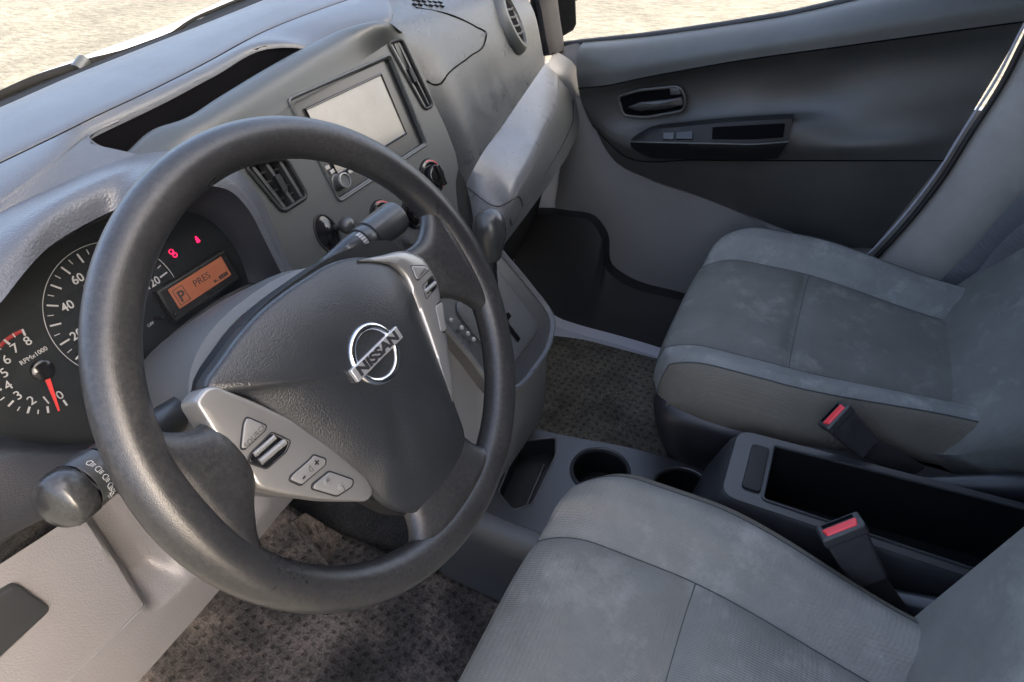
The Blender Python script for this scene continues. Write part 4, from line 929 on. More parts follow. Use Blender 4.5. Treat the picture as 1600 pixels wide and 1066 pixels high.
# ================================================================== GEAR CONSOLE + LEVER
gc = thing('gear_console', (0, .1, .02), 'grey centre console nose with shift panel and satin surround, right of the steering wheel', 'console')
A_ = X(772, 385, .10); B_ = X(851, 522, .10); D_ = X(694, 500, -.085); C_ = X(800, 600, -.085)
print('GC', A_, B_, C_, D_)
GF = Frame((A_ + B_ + C_ + D_) / 4, (1, 0, 0), (A_ - B_) * .5 + (D_ - C_) * .5)
def G3_(px, py, z=0): return GF.p(*GF.px(px, py, z), z)
gy1 = (A_ - GF.o).dot(GF.y); gy0 = (B_ - GF.o).dot(GF.y)
go = [(-.088, gy0 + .012), (-.06, gy0 - .004), (0, gy0 - .010), (.06, gy0 - .006), (.098, gy0 + .012), (.104, 0), (.100, gy1 * .6), (.094, gy1 + .01), (-.088, gy1 + .01), (-.094, 0)]
gl = cr([Vector((x, y, 0)) for x, y in go], 70, True)
# outer body going down from the panel edge
mb = MB()
def gdown(p, k, dz, dy): 
    q = GF.p(p.x * k, p.y * k, 0); return Vector((q.x, q.y + dy, q.z - dz))
R1 = [GF.p(p.x, p.y, -.004) for p in gl]; R2 = [Vector(GF.p(p.x * 1.03, p.y * 1.03, -.02)) for p in gl]
R3 = [Vector((q.x * .99, q.y * .96 + .004, q.z * .62)) for q in R2]; R4 = [Vector((q.x * .93, q.y * .7 + .055, .13)) for q in R2]; R5 = [Vector((q.x * .93, q.y * .7 + .06, -.01)) for q in R2]
mb.grid([R1, R2], cu=True); mb.build('surround', 'console', gc)
mb = MB(); mb.grid([R2, R3, R4, R5], cu=True); mb.build('side_panel', 'greyside', gc)
mb = MB(); mb.grid([[GF.p(p.x, p.y, -.004) for p in gl], [GF.p(p.x * .985, p.y * .985, .002) for p in gl], [GF.p(p.x * .955, p.y * .955, .003) for p in gl], [GF.p(p.x * .93, p.y * .93, -.003) for p in gl]], cu=True); mb.build('satin_trim', 'shelf', gc)
mb = MB(); mb.fan([GF.p(p.x * .95, p.y * .95, -.003) for p in gl]); mb.build('shift_panel', 'console', gc)
ip = rounded(rect(-.06, .062, gy0 * .70, gy1 * .80), .02); mb = MB(); mb.cap(GF, ip, .001, .001, skirt=.006, smooth=False, n=100, edge=.002); mb.build('shift_plate', 'glove', gc, smooth=50)
mb = MB(); mb.box(GF, -.004, .004, gy0 * .5, gy1 * .6, .002, .0045); mb.box(GF, -.004, .018, gy0 * .1, gy0 * .1 + .008, .002, .0045); mb.build('shift_slot', 'black', gc, bevel=.001)
for (qx, qy) in ((706, 500), (732, 521), (741, 530), (722, 512)):
    c = GF.px(qx, qy, .003); mb = MB(); mb.lathe(GF.sub(c[0], c[1], .002), [(.0035, 0), (.003, .0012), (.0001, .0018)], 14); mb.build('gate_marker', 'silverbtn', gc)
gl_ = thing('gear_lever', GF.p(.0, .02, 0), 'short black gear lever with rounded glossy knob beside the wheel rim', 'gear lever')
top = X(765, 362, .035)
mb = MB(); base = GF.p(.01, .03, 0); mb.tube(cr([base, base.lerp(top, .6), top], 12), [.013, .011, .010, .010, .009, .009, .009, .009, .010, .011, .012, .012], 16); mb.build('shaft', 'darkp', gl_)
d = (top - base).normalized(); mb, f = lathe_along(top - d * .030, d, [(.0001, -.01), (.014, -.01), (.018, .004), (.0225, .022), (.0235, .036), (.0215, .048), (.015, .057), (.006, .061), (.0001, .0615)]); mb.build('knob', 'stalk', gl_, smooth=60)

# ================================================================== CENTRE CONSOLE (cup holders)
cc = thing('centre_console', (0, -.1, 0), 'low black floor console with phone tray and two cup holders', 'console')
zc = .18
c1 = Z(938, 736, zc); c2 = Z(1066, 768, zc)
co = [(-.115, .14), (-.118, .0), (-.112, -.12), (-.10, -.30), (-.095, -.66), (.125, -.66), (.118, -.30), (.108, -.12), (.085, .0), (.080, .06), (.09, .14)]
def circ2(c, r, n=40): return [(c.x + math.cos(2 * math.pi * k / n) * r, c.y + math.sin(2 * math.pi * k / n) * r) for k in range(n)]
tp = [Z(*p, zc) for p in ((812, 690), (868, 684), (868, 712), (832, 788), (802, 798), (778, 770))]
tray = rounded([(p.x, p.y) for p in tp], .008)
slot = rounded([(p.x, p.y) for p in (Z(868, 775, zc), Z(905, 762, zc), Z(880, 800, zc), Z(850, 835, zc), Z(842, 815, zc))], .006)
ZF = Frame((0, 0, 0), (1, 0, 0), (0, 1, 0))
mb = plate(ZF, rounded(co, .03), [tray, circ2(c1, .047), circ2(c2, .046)], zc, .001, .001); mb.build('console_top', 'console', cc)
cp = rounded(co, .03)
mb = MB(); mb.grid([[Vector((x, y, zc - .001)) for x, y in cp], [Vector((x * 1.06, y, zc - .006)) for x, y in cp], [Vector((x * 1.16, y, zc - .02)) for x, y in cp], [Vector((x * 1.26, y, zc - .05)) for x, y in cp], [Vector((x * 1.36, y, -.01)) for x, y in cp]], cu=True); mb.build('console_side', 'console', cc, smooth=60)
for c in (c1, c2):
    f2 = ZF.sub(c.x, c.y, zc); mb = MB(); mb.lathe(f2, [(.0445, -.002), (.0455, .004), (.0475, .0055), (.050, .004), (.052, -.001)], 48); k = mb.build('cup_holder', 'console', cc)
    mb = MB(); mb.lathe(f2, [(.046, .0), (.044, -.055), (.040, -.06), (.0001, -.06)], 40); mb.build('cup_well', 'darkp', k)
mb = MB(); mb.grid([[Vector((x, y, zc)) for x, y in tray], [Vector((x, y, zc - .04)) for x, y in tray]], cu=True); mb.fan([Vector((x, y, zc - .04)) for x, y in tray]); mb.build('phone_tray', 'darkp', cc)
mb = MB(); mb.tube([Vector((x, y, zc + .0003)) for x, y in tray], .0018, 8, closed=True); mb.build('tray_lip', 'console', cc)
mb = MB(); a = Z(850, 705, zc); b = Z(812, 790, zc); mb.tube([Vector((a.x, a.y, zc - .036)), Vector((b.x, b.y, zc - .036))], .003, 8); mb.build('tray_rib', 'console', cc)
# storage box between the seats
sb = thing('storage_box', (0, -.45, .18), 'long open black storage box standing between the two seats', 'storage box')
zb = .335
bo = [Z(*p, zb) for p in ((1150, 782), (1158, 745), (1185, 700), (1200, 692), (1215, 690))]
BX0, BX1, BY0, BY1 = -.062, .078, -.80, -.285
yb = lambda px, py: Z(px, py, zb)
P = [yb(1135, 800), yb(1178, 700), yb(1205, 690)]
print('BOX', [tuple(round(k, 3) for k in yb(*q)) for q in ((1135, 800), (1160, 758), (1190, 696), (1205, 690), (1600, 775), (1530, 868), (1190, 745), (1205, 698), (1600, 790))])
bxo = rounded([(BX0, BY1), (BX0, BY0), (BX1 + .015, BY0), (BX1 - .012, BY1)], .022, 6)
hol = rounded([(BX0 + .014, BY1 - .050), (BX0 + .012, BY0 + .03), (BX1 + .004, BY0 + .03), (BX1 - .024, BY1 - .050)], .006, 3)
mb = plate(ZF, bxo, [hol], zb, .001, .001); mb.build('rim', 'console', sb)
mb = MB(); mb.grid([[Vector((x, y, zb - .001)) for x, y in bxo], [Vector((x * 1.03 - .0008, y + (.004 if y > -.4 else 0), zb - .005)) for x, y in bxo], [Vector((x * 1.08 - .0008, y + (.010 if y > -.4 else 0), zb - .018)) for x, y in bxo], [Vector((x * 1.06, y + (.03 if y > -.4 else 0), zb - .08)) for x, y in bxo], [Vector((x * 1.04, y + (.045 if y > -.4 else 0), .17)) for x, y in bxo]], cu=True); mb.build('outer_wall', 'console', sb, smooth=60)
mb = MB(); mb.grid([[Vector((x, y, zb)) for x, y in hol], [Vector((x, y, zb - .11)) for x, y in hol]], cu=True); mb.fan([Vector((x, y, zb - .11)) for x, y in hol]); mb.build('well', 'darkp', sb)
mb = MB(); mb.tube([Vector((x, y, zb + .0005)) for x, y in hol], .002, 8, closed=True); mb.build('inner_lip', 'console', sb)
fp = rounded([(BX0 + .022, BY1 - .022), (BX0 + .022, BY1 - .046), (BX1 - .034, BY1 - .046), (BX1 - .034, BY1 - .022)], .006); mb = MB(); mb.cap(ZF, fp, zb + .0035, .0005, skirt=.004, smooth=False, n=60, edge=.0015); mb.build('front_pad', 'darkp', sb, smooth=50)
mb = MB(); mb.box(ZF, BX0 + .0, BX0 + .003, BY0 + .02, BY1 - .05, zb - .10, zb - .098); mb.build('side_rib', 'darkp', sb)

# ================================================================== SEATS
def ztop(u):
    a = abs(u)
    pts = [(0, .356), (.08, .357), (.132, .355), (.15, .349), (.168, .360), (.20, .383), (.222, .388), (.245, .380), (.258, .362), (.262, .345)]
    for i in range(len(pts) - 1):
        if a <= pts[i + 1][0]:
            t = (a - pts[i][0]) / (pts[i + 1][0] - pts[i][0]); t = t * t * (3 - 2 * t) if i > 3 else t
            return pts[i][1] + (pts[i + 1][1] - pts[i][1]) * t
    return pts[-1][1]
def make_seat(name, cxs, yf, yb_, ytr, fabs, label, mats, leand=20, bp=.085, bk=0):
    """cushion top is computed in seat space; yf front line, yb_ back line, ytr cross seam"""
    cen, bol = mats
    s = thing(name, (cxs, (yf + yb_) / 2, 0), label, 'car seat')
    Ls = yf - yb_
    def P(u, t):
        """u lateral -.262...262, t 0..1 front to back; t<0 wraps down the nose"""
        wid = 1 - .22 * sm(.35, 1, t) if t > 0 else 1
        uu = u
        corner = .045 * (abs(u) / .262) ** 4
        z = ztop(u)
        zz = z - .020 * sm(.3, 1, t) * (1 if abs(u) < .16 else .9)
        zz -= .009 * math.exp(-((yf - Ls * t - ytr) / .014) ** 2) * (1 if abs(u) < .15 else 0)
        if t >= 0:
            R_ = .085
            y = yf - Ls * t; dd = (yf - y) + .0
            if dd < R_:
                k = 1 - dd / R_; zz -= .030 * k ** 2.4
            return Vector((cxs + uu * wid * (1 - .05 * max(0, 1 - t * 6) ** 2), y - corner * max(0, 1 - t * 1.2), zz))
        k = -t      # nose going down 0..1
        return Vector((cxs + uu * .95, yf - corner + .012 * math.sin(k * math.pi * .62), z - .030 - .075 * k))
    us = [i / 60 * .262 * 2 - .262 for i in range(61)]
    ts = [-1, -.8, -.6, -.4, -.2, -.1] + [i / 60 for i in range(73)]
    ts = sorted(ts)
    def strip(u0, u1, n):
        return [[P(u0 + (u1 - u0) * i / n, t) for i in range(n + 1)] for t in ts]
    mb = MB(); mb.grid(strip(-.150, .150, 24)); cu = mb.build('cushion', cen, s, smooth=80)
    mb = MB(); mb.grid(strip(.150, .236, 14)); mb.build('bolster', bol, s, smooth=80)
    mb = MB(); mb.grid(strip(-.236, -.150, 14)); mb.build('bolster', bol, s, smooth=80)
    # side fabric
    for sg in (-1, 1):
        mb = MB(); edge = [P(sg * .262, t) for t in ts]
        rows = [[P(sg * u_, t) for t in ts] for u_ in (.236, .245, .254)] + [edge]
        for k in (.15, .4, .7, 1.0):
            rows.append([Vector((p.x + sg * .012 * math.sin(k * 2.2) - sg * .01 * k, p.y, p.z + min(0, .288 - p.z) * k)) for i, p in enumerate(edge)])
        mb.grid(rows); mb.build('side_panel', 'fabrictaupe', s, smooth=80)
        mb = MB(); mb.tube([P(sg * .236, t) + Vector((0, 0, .0002)) for t in ts], .0012, 6); mb.build('piping', 'thread', s)
        mb = MB(); mb.tube([P(sg * .150, t) + Vector((0, 0, 0)) for t in ts], .0009, 6); mb.build('seam', 'thread', s)
    tt = (yf - ytr) / Ls; mb = MB(); mb.tube([P(-.15 + .3 * i / 24, tt) + Vector((0, 0, 0)) for i in range(25)], .0009, 6); mb.build('seam', 'thread', s)
    # base
    def ring(z, x0, x1, y0, y1, r): return [Vector((a, b, z)) for a, b in rounded([(x0, y0), (x1, y0), (x1, y1), (x0, y1)], r, 6)]
    mb = MB(); mb.grid([ring(.305, cxs - .235, cxs + .235, yb_ - .08, yf - .045, .05), ring(.296, cxs - .262, cxs + .262, yb_ - .12, yf - .020, .06), ring(.275, cxs - .272, cxs + .272, yb_ - .13, yf - .012, .06), ring(.22, cxs - .268, cxs + .268, yb_ - .13, yf - .022, .06), ring(.12, cxs - .25, cxs + .25, yb_ - .13, yf - .06, .06), ring(-.01, cxs - .24, cxs + .24, yb_ - .13, yf - .10, .05)], cu=True)
    mb.build('base', 'seatplastic', s, smooth=60)
    # backrest
    lean = math.radians(leand)
    BF = Frame((cxs, yb_ - .025, .250), (1, 0, 0), (0, -math.sin(lean), math.cos(lean)))
    rows = []
    for j in range(31):
        h = .62 * j / 30; row = []
        wsc = .215 + .03 * sm(0, .15, h) - .05 * sm(.45, .62, h)
        for i in range(41):
            q = i / 40 * 2 - 1; a = abs(q)
            zf = .012 + bp * sm(.58, .88, a) * sm(.03, .16 if bk > 0 else .27, h) * (1 - .5 * sm(.4, .62, h))
            zf -= .10 * sm(.90, 1.0, a) ** 2
            x = q * wsc * (1 + .06 * math.sin(min(1, max(0, (a - .6) / .4)) * math.pi) * sm(.05, .2, h))
            zf -= .03 * (1 - sm(0, .035, h)) + bk * sm(.02, .24, h)
            row.append(BF.p(x, h, zf))
        rows.append(row)
    mb = MB(); mb.grid(rows); bk = [[p - BF.z * .10 for p in r] for r in rows]; 
    mb.grid([[r[0] for r in rows], [BF.p(-.20, .62 * j / 30, -.10) for j in range(31)]]); mb.grid([[r[-1] for r in rows], [BF.p(.20, .62 * j / 30, -.10) for j in range(31)]])
    mb.grid([[BF.p(-.20, .62 * j / 30, -.10) for j in range(31)], [BF.p(.20, .62 * j / 30, -.10) for j in range(31)]]); mb.grid([rows[-1], [BF.p((i / 40 * 2 - 1) * .20, .62, -.10) for i in range(41)]])
    mb.build('backrest', cen, s, smooth=80)
    # recliner covers
    for sg in (-1, 1):
        pts = [Vector((cxs + sg * .262, yb_ + .16, .268)), Vector((cxs + sg * .262, yb_ + .08, .285)), Vector((cxs + sg * .255, yb_ + .01, .308)), Vector((cxs + sg * .25, yb_ - .05, .33)), Vector((cxs + sg * .248, yb_ - .11, .34))]
        mb = MB(); mb.tube(cr(pts, 20), [.010 + .022 * i / 19 for i in range(20)], 14, flat=.75, up=(0, 0, 1)); mb.build('recliner_cover', 'seatplastic', s, smooth=60)
    return s, P
pseat, PP = make_seat('passenger_seat', .37, -.130, -.605, -.330, None, 'dark blue-grey fabric passenger seat on a black plastic base by the far door', ('fabric', 'fabricblue'), 30, .05, .08)
dseat, DP = make_seat('driver_seat', -.36, -.088, -.560, -.282, None, 'lighter grey worn fabric driver seat in the near corner', ('fabricdrv', 'fabricdrv'), 9, .165, -.015)

# ================================================================== BUCKLES
def buckle(px_top, px_bot, zt, zbm, w, dp, side_n, name, label, px_end, zend):
    t = Z(*px_top, zt); b = Z(*px_bot, zbm); d = (t - b).normalized(); L_ = (t - b).length
    vx = Vector(side_n); vx = (vx - d * vx.dot(d)).normalized()
    f = Frame(b, vx, d)         # x across, y up along the buckle, z depth
    s = thing(name, b, label, 'seat belt buckle', 'seat belt buckles between the seats')
    mb = MB(); mb.hexa([f.p(-w * .42, 0, -dp * .42), f.p(w * .42, 0, -dp * .42), f.p(w * .42, 0, dp * .42), f.p(-w * .42, 0, dp * .42), f.p(-w * .5, L_, -dp * .5), f.p(w * .5, L_, -dp * .5), f.p(w * .5, L_, dp * .5), f.p(-w * .5, L_, dp * .5)]); mb.build('housing', 'buckle', s, bevel=.004)
    mb = MB(); mb.hexa([f.p(-w * .53, L_ * .84, -dp * .54), f.p(w * .53, L_ * .84, -dp * .54), f.p(w * .53, L_ * .84, dp * .54), f.p(-w * .53, L_ * .84, dp * .54), f.p(-w * .53, L_ + .001, -dp * .54), f.p(w * .53, L_ + .001, -dp * .54), f.p(w * .53, L_ + .001, dp * .54), f.p(-w * .53, L_ + .001, dp * .54)]); mb.build('cap', 'buckle', s, bevel=.003)
    mb = MB(); mb.hexa([f.p(-w * .42, L_ - .004, -dp * .05), f.p(w * .42, L_ - .004, -dp * .05), f.p(w * .42, L_ - .004, dp * .42), f.p(-w * .42, L_ - .004, dp * .42), f.p(-w * .42, L_ + .003, -dp * .05), f.p(w * .42, L_ + .003, -dp * .05), f.p(w * .34, L_ + .003, dp * .40), f.p(-w * .34, L_ + .003, dp * .40)]); mb.build('release_button', 'redbtn', s, bevel=.0015)
    mb = MB(); mb.box(f, -w * .38, w * .38, L_ - .002, L_ + .0016, -dp * .36, -dp * .18); mb.build('slot', 'black', s)
    e = Z(*px_end, zend); path = cr([b + d * .01, b.lerp(e, .5) + Vector((0, .0, .002)), e], 14)
    mb = MB(); mb.tube(path, w * .36, 12, flat=.22, up=vx); mb.build('strap', 'webblack', s)
    return s, f
buckle((1312, 822), (1357, 905), .410, .345, .046, .024, (.35, -.94, .05), 'seat_belt_buckle', 'black buckle with red button facing up, standing nearest the driver seat', (1412, 985), .27)
buckle((1302, 648), (1356, 700), .392, .345, .042, .024, (.60, -.80, .15), 'seat_belt_buckle', 'black buckle with red side button, leaning on the passenger seat side', (1440, 745), .29)

# ================================================================== PASSENGER DOOR
dr = thing('passenger_door', (.72, -.15, .05), 'closed passenger door with black upper trim and grey lower trim', 'car door')
sill = [X(869, 74, .715), X(911, 69, .715), X(999, 60, .715), X(1068, 51, .715), X(1137, 41, .715), X(1230, 26, .715), X(1346, 0, .715), X(1480, -30, .715), X(1640, -60, .715)]
sillo = [p + Vector((.03, 0, .0)) for p in sill]
creaseA = [X(948, 134, .668), X(999, 123, .668), X(1068, 110, .668), X(1137, 98, .668), X(1322, 72, .668), X(1480, 50, .668), X(1600, 34, .668)]
left = [(909, 72), (904, 106), (911, 148), (934, 208), (966, 254), (1013, 277), (1091, 305), (1160, 333)]
S_ = cr([X(909, 69, .712)] + sill[2:], 50)
S_in = [p + Vector((-.018, 0, -.006)) for p in S_]
Cr_ = cr([X(904, 138, .690)] + creaseA, 50)
Cm = [a.lerp(b, .55) + Vector((-.012, 0, 0)) for a, b in zip(S_in, Cr_)]
patch([[p + Vector((.035, 0, 0)) for p in S_], S_, S_in, Cm, Cr_], 90, 24).build('upper_trim', 'doortop', dr)
# insert: from crease to the lower seam, concave with an arm rest bulge
LS = cr([X(925, 195, .700), X(976, 244, .682), X(1090, 250, .668), X(1193, 251, .664), X(1320, 251, .664), X(1400, 251, .665), X(1474, 251, .672)], 50)
I1 = cr([X(905, 145, .695), X(938, 150, .684), X(1010, 135, .69), X(1100, 118, .69), X(1322, 92, .688), X(1480, 78, .684), X(1582, 70, .68)], 50)
I2 = cr([X(912, 168, .698), X(948, 190, .688), X(1040, 190, .688), X(1140, 180, .682), X(1240, 174, .690), X(1340, 168, .682), X(1440, 160, .680), X(1532, 155, .68)], 50)
I3 = cr([X(918, 182, .700), X(962, 212, .676), X(1060, 210, .650), X(1150, 205, .642), X(1240, 200, .655), X(1340, 205, .668), X(1420, 200, .672), X(1505, 200, .676)], 50)
I4 = cr([X(922, 190, .700), X(970, 226, .668), X(1060, 226, .642), X(1150, 225, .640), X(1240, 228, .650), X(1340, 228, .656), X(1420, 225, .662), X(1489, 225, .674)], 50)
patch([Cr_, I1, I2, I3, I4, LS], 100, 60).build('insert', 'doorblack', dr)
# lower black
LB = cr([X(914, 165, .705), X(966, 256, .700), X(1013, 279, .698), X(1091, 306, .695), X(1160, 333, .692), X(1230, 360, .69), X(1300, 385, .69), X(1364, 388, .69)], 50)
patch([LS, [a.lerp(b, .5) + Vector((-.004, 0, 0)) for a, b in zip([p + Vector((.003, 0, 0)) for p in LS], LB)], LB], 80, 24).build('lower_insert', 'doorblack', dr)
mb = MB(); mb.tube([p + Vector((-.0005, 0, 0)) for p in LS], .0012, 6); mb.build('seam', 'black', dr)
mb = MB(); mb.tube([p + Vector((-.0005, 0, 0)) for p in Cr_], .0012, 6); mb.build('seam', 'black', dr)
# grey lower trim
G_a = cr([X(868, 76, .716), X(909, 71, .716), X(904, 106, .712), X(911, 148, .710), X(934, 208, .708), X(966, 256, .705), X(1013, 280, .703), X(1091, 307, .700), X(1160, 334, .697), X(1260, 390, .695), X(1330, 425, .695)], 60)
G_b = cr([X(862, 90, .716), X(880, 120, .716), X(884, 200, .712), X(872, 290, .71), X(870, 330, .705), X(905, 345, .70), X(935, 365, .70), X(952, 432, .695), X(1062, 475, .692), X(1180, 520, .692), X(1300, 560, .692)], 60)
patch([G_a, [a.lerp(b, .5) + Vector((-.008, 0, 0)) for a, b in zip(G_a, G_b)], G_b], 90, 20).build('lower_trim', 'doorgrey', dr)
# map pocket (black) with light top edge
pk = cr([X(820, 335, .66), X(880, 338, .66), X(922, 346, .66), X(940, 372, .655), X(950, 425, .655), X(968, 440, .65), X(1062, 470, .65), X(1180, 505, .65), X(1300, 540, .65)], 50)
pl = cr([X(800, 420, .60), X(840, 470, .60), X(872, 498, .60), X(900, 508, .60), X(950, 522, .60), X(1000, 536, .60), X(1045, 550, .60), X(1150, 580, .60), X(1300, 620, .60)], 50)
MB().grid([[p + Vector((.05, 0, -.004)) for p in pk], [p + Vector((.004, 0, .001)) for p in pk], pk, [p + Vector((-.001, 0, -.003)) for p in pk], mix(pk, pl, .5), pl]).build('map_pocket', 'darkp', dr)
mb = MB(); mb.grid([[p + Vector((.01, 0, .004)) for p in pl], [p + Vector((-.002, 0, .003)) for p in pl], [p + Vector((-.030, 0, -.001)) for p in pl], [p + Vector((-.036, 0, -.03)) for p in pl]]); sp_ = mb.build('sill_plate', 'sill', van)
# handle cup
DF = Frame((.688, 0, .6), (0, -1, 0), (0, 0, 1))    # faces -x
DF.z = Vector((-1, 0, 0)); DF.x = Vector((0, -1, 0)); DF.y = Vector((0, 0, 1))
def Dp(px, py, z=0): return DF.px(px, py, z)
cup_o = rounded([Dp(*p) for p in ((966, 150), (1000, 140), (1062, 134), (1072, 150), (1070, 172), (1010, 183), (975, 180))], .012)
edge = [DF.p(x, y, .004) for x, y in cup_o]
mb = MB(); mb.tube(edge, .0035, 8, closed=True); hd = mb.build('handle_cup', 'doorblack', dr)
cc_ = Vector((sum(p[0] for p in cup_o) / len(cup_o), sum(p[1] for p in cup_o) / len(cup_o)))
mb = MB(); mb.grid([[DF.p(cc_.x + (x - cc_.x) * k, cc_.y + (y - cc_.y) * k, z) for x, y in cup_o] for k, z in ((1, .003), (.97, .0012), (.5, .0008), (.01, .0008))], cu=True); mb.build('cup_floor', 'black', hd)
lv = [Dp(*p, .008) for p in ((980, 168), (1000, 160), (1040, 156), (1066, 152), (1068, 164), (1040, 170), (1000, 174))]
mb = MB(); mb.cap(DF, rounded(lv, .004), .010, .003, skirt=.008, smooth=False, n=80, edge=.002); mb.build('release_lever', 'stalk', hd, smooth=50)
lk = [Dp(*p, .006) for p in ((1046, 138), (1062, 137), (1064, 148), (1048, 149))]
mb = MB(); mb.cap(DF, rounded(lk, .003), .008, .001, skirt=.006, smooth=False, n=60, edge=.001); mb.build('lock_knob', 'fascia', hd, smooth=50)
# arm rest pull with switches
def Dx(px, py, x): p = X(px, py, x); return p
top_ = cr([Dx(985, 220, .640), Dx(1010, 206, .640), Dx(1060, 199, .635), Dx(1120, 193, .633), Dx(1190, 188, .635), Dx(1238, 186, .640)], 30)
low_ = cr([Dx(985, 222, .632), Dx(1010, 223, .622), Dx(1060, 224, .618), Dx(1120, 225, .618), Dx(1180, 226, .622), Dx(1232, 222, .632)], 30)
bot_ = cr([Dx(988, 232, .650), Dx(1012, 245, .650), Dx(1060, 249, .648), Dx(1120, 250, .648), Dx(1180, 251, .650), Dx(1215, 248, .655)], 30)
mb = MB(); mb.grid([[p + Vector((.03, 0, 0)) for p in top_], top_, [a.lerp(b, .85) for a, b in zip(top_, low_)], low_, [a.lerp(b, .3) + Vector((-.004, 0, 0)) for a, b in zip(low_, bot_)], bot_, [p + Vector((.03, 0, 0)) for p in bot_]]); arm = mb.build('armrest', 'darkp', dr, smooth=50)
mb = MB(); mb.tube([p + Vector((0, 0, .0006)) for p in low_], .0016, 8); mb.build('armrest_edge', 'doortop', arm)
mb = MB(); mb.grid([[top_[k].lerp(low_[k], w_) + Vector((-.0015, 0, .0015)) for k in range(16, 29)] for w_ in (.2, .8)]); mb.build('grab_shade', 'black', arm)  # black patch laid on the armrest, standing for the shade of a recess
for a0, a1, mm in ((7, 9, 'stalk'), (9.4, 12.5, 'blackgloss')):
    def tl(k, w): i = int(k); f_ = k - i; return top_[i].lerp(top_[i + 1], f_).lerp(low_[i].lerp(low_[i + 1], f_), w)
    q = [tl(a0, .35), tl(a0, .8), tl(a1, .8), tl(a1, .35)]; up_ = Vector((-.003, 0, .003))
    mb = MB(); mb.hexa(q + [p + up_ for p in q]); mb.build('window_switch', mm, arm, bevel=.0008)
# window glass & frame seal
mb = MB(); mb.tube([p + Vector((.012, 0, .002)) for p in sill], .006, 8); mb.build('window_seal', 'seal', dr)
wg = [[Vector((p.x + .018, p.y, p.z)) for p in sill], [Vector((p.x - .05, p.y * .85 - .03, 1.27)) for p in sill]]
mb = MB(); mb.grid(wg); mb.build('window_glass', 'glass', dr)
# shut line: pale body edge and black seal
shut = [(1660, -60), (1604, 32), (1556, 125), (1508, 200), (1462, 273), (1416, 333), (1366, 388), (1300, 450)]
mb = MB(); mb.tube(cr([X(x, y, .672) for x, y in shut], 50), .0022, 8); mb.build('door_edge', 'sill', dr)
mb = MB(); mb.tube(cr([X(x + 10, y + 6, .676) for x, y in shut], 50), .0052, 8); mb.build('door_seal', 'seal', van)
# back closure of the door so no light leaks
mb = MB(); mb.box(WF, .725, .745, -.75, .50, -.05, .62); mb.build('outer_skin', 'paint', dr)

# ================================================================== B PILLAR, SEAT BELT
bp0 = cr([X(x + 12, y + 8, .682) for x, y in shut], 30)
bp1 = cr([X(x + 55, y + 30, .652) for x, y in shut], 30)
bp2 = cr([X(x + 130, y + 60, .648) for x, y in ((1700, -60), (1640, 60), (1600, 130), (1560, 200), (1520, 260), (1470, 330), (1410, 400), (1330, 470))], 30)
bp3 = [Vector((.66, p.y - .22, p.z - .03)) for p in bp2]
for i, p in enumerate(bp2):
    p.x -= .012 * math.exp(-((i - 13) / 2.2) ** 2)
patch([bp0, [a.lerp(b, .5) + Vector((-.004, 0, 0)) for a, b in zip(bp0, bp1)], bp1, bp2, bp3], 60, 40).build('pillar_trim', 'pillar', van)
# a pillar trims
mb = MB(); pa = cr([X(866, 84, .70), X(858, 40, .71), X(852, 0, .72), X(840, -60, .70), X(800, -260, .62)], 16)
mb.tube(pa, [.020, .022, .022, .022, .022, .022, .022, .022, .022, .022, .022, .022, .022, .022, .022, .022], 14, flat=1.9, up=(0, 1, 0)); mb.build('corner_pillar', 'pillardark', van)
mb = MB(); mb.box(WF, -.76, -.70, .20, .60, .60, .80); mb.build('corner_pillar', 'pillardark', van)
# belt
bl = thing('seat_belt', X(1450, 440, .64), 'grey seat belt webbing running down the pillar behind the passenger seat', 'seat belt')
mb = MB(); mb.tube(cr([X(1630, 300, .60), X(1585, 345, .60), X(1540, 395, .605), X(1500, 435, .61), X(1470, 462, .62)], 20), .022, 14, flat=.06, up=(0, 1, .5)); mb.build('webbing', 'webbing', bl)
mb = MB(); mb.tube(cr([X(1620, 355, .55), X(1585, 385, .555), X(1555, 420, .56), X(1525, 455, .56)], 16), .020, 12, flat=.07, up=(0, 1, .3)); mb.build('webbing', 'webbing', bl)

# ================================================================== MATS
def floor_mat(pts, z, name, m, label, up=None):
    mb = MB(); n = 40
    rows = [cr([Vector((x, y, zz)) for x, y, zz in r], n) for r in pts]
    mb = patch(rows, n, 40); o = mb.build(name, m, solid=.006); return tag(o, label, 'floor mat')
floor_mat([[(-.70, .60, .22), (-.45, .60, .22), (-.17, .60, .22)], [(-.70, .48, .05), (-.45, .49, .05), (-.165, .49, .05)], [(-.70, .40, .004), (-.45, .41, .004), (-.16, .42, .004)], [(-.70, .2, .003), (-.45, .2, .004), (-.155, .2, .003)], [(-.70, -.2, .003), (-.45, -.2, .003), (-.155, -.2, .003)]], 0, 'floor_mat', 'mat', 'dusty brown dimpled mat in the driver footwell under the wheel')
floor_mat([[(.13, .45, .10), (.4, .45, .10), (.66, .45, .10)], [(.13, .36, .004), (.4, .36, .004), (.655, .36, .004)], [(.13, .1, .003), (.4, .1, .004), (.65, .1, .003)], [(.13, -.25, .003), (.4, -.25, .003), (.65, -.25, .003)]], 0, 'floor_mat', 'mat2', 'olive brown mat in the passenger footwell')
mslab = thing('footmat_slab', Y(520, 850, .33), 'dusty brown pedal slab seen through the lower gap of the steering wheel', 'footmat')
q = [Y(455, 815, .36), Y(478, 800, .36), Y(535, 835, .33), Y(572, 868, .31), Y(566, 890, .30), Y(520, 892, .31)]  # added slab in mat material, standing for a lighter brown patch of the mat
mb = MB(); mb.fan(q); mb.grid([q, [p + Vector((0, .012, -.012)) for p in q]], cu=True); mb.fan([p + Vector((0, .012, -.012)) for p in q]); mb.build('slab_pad', 'mat', mslab, bevel=.003)
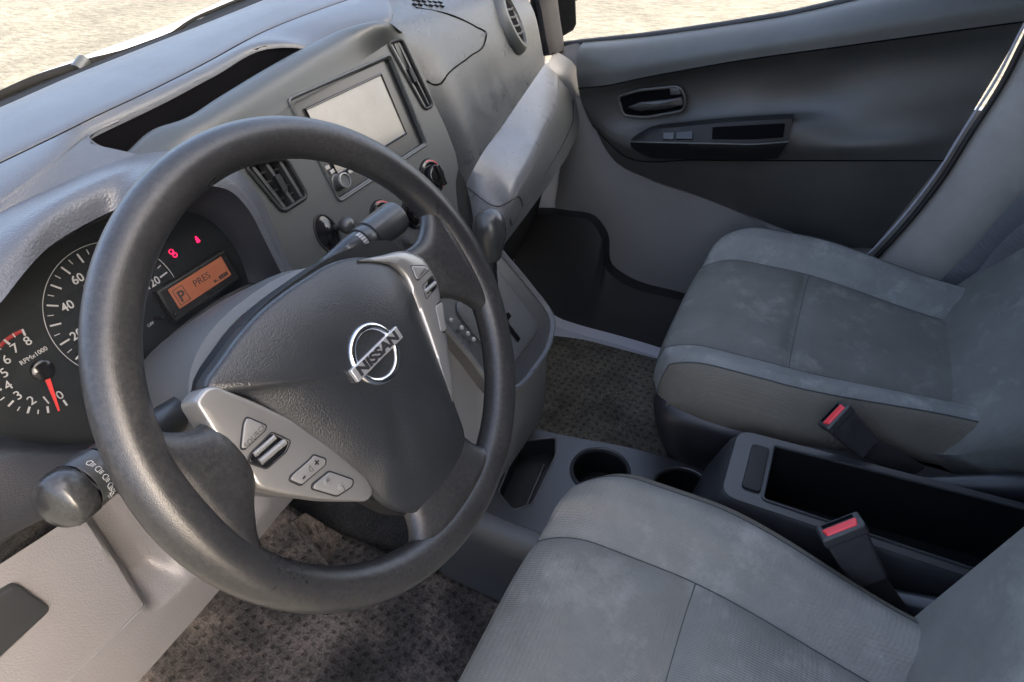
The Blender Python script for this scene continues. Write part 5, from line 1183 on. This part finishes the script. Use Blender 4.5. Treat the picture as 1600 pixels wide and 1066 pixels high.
# ================================================================== WIPER, BONNET, WINDSCREEN, MIRROR
pts = [(-120, 205), (0, 156), (60, 130), (130, 103), (200, 78), (262, 55), (330, 24), (400, -8), (480, -48), (560, -80)]
def yline(dy, y): return cr([Y(a, b + dy, y) for a, b in pts], 60)
l0c = [p + Vector((0, .004, -.004)) for p in cr([Z(-120, 218, .79), Z(0, 168, .80), Z(60, 141, .80), Z(130, 112, .805), Z(200, 84, .81), Z(262, 62, .815), Z(330, 32, .82), Z(400, 5, .83), Z(480, -28, .833), Z(560, -60, .83)], 60)]
MB().grid([[p + Vector((0, 0, -.03)) for p in l0c], l0c, [a.lerp(b, .25) + Vector((0, 0, -.004)) for a, b in zip(l0c, yline(4, .70))], yline(-3, .70), yline(-2, .74)]).build('cowl', 'wiper', van)
MB().grid([[p + Vector((0, 0, -.1)) for p in yline(-3, .74)], yline(-7, .76), yline(-15, .92), yline(-12, .99), [p + Vector((0, .05, -.2)) for p in yline(-8, 1.0)]]).build('bonnet', 'paint', van)
wp = thing('windscreen_wiper', Y(130, 103, .70), 'black windscreen wiper arm parked along the windscreen base', 'wiper')
mb = MB(); mb.tube(cr([Y(-120, 202, .68), Y(0, 151, .68), Y(50, 129, .68), Y(125, 104, .68), Y(200, 83, .68), Y(266, 58, .68)], 30), [.003 + .004 * math.sin(math.pi * i / 29) ** .5 for i in range(30)], 10, flat=.8); mb.build('arm', 'wiper', wp)
mb = MB(); mb.tube(cr([Y(266, 55, .68), Y(300, 32, .68), Y(340, 14, .68), Y(380, -2, .68), Y(430, -14, .68)], 30), .0028, 8); mb.build('blade', 'wiper', wp)
mb = MB(); c_ = Y(123, 103, .678); mb.tube([c_ + Vector((-.008, -.004, -.004)), c_ + Vector((.012, .002, .004))], .009, 12); mb.build('pivot', 'stalk', wp)
# windscreen glass
g0 = cr([Z(-260, 280, .775), Z(-130, 222, .79), Z(0, 168, .80), Z(200, 84, .81), Z(400, 5, .83), Z(600, -70, .83)], 20)
MB().grid([[p + Vector((0, .01, .002)) for p in g0], [Vector((p.x * .95, -.29, 1.30)) for p in g0]]).build('windscreen', 'glass', van)
# door mirror outside
dm = thing('door_mirror', X(885, 40, .90), 'black door mirror housing outside the far window by the pillar', 'mirror')
mb = MB(); mq = [X(876, -40, .90), X(900, -40, .90), X(903, 38, .90), X(898, 48, .90), X(878, 60, .90), X(868, 62, .90)]
mb.fan(mq); b_ = len(mb.v); mb.grid([mq, [p + Vector((.03, .09, 0)) for p in mq]], cu=True); mb.fan([p + Vector((.03, .09, 0)) for p in mq]); mb.build('housing', 'wiper', dm, bevel=.008)
mb = MB(); mb.hexa([X(899, 2, .905), X(950, -22, .905), X(950, -30, .905), X(899, -8, .905)] + [X(899, 2, .915), X(950, -22, .915), X(950, -30, .915), X(899, -8, .915)]); mb.build('mirror_edge', 'chrome', dm)
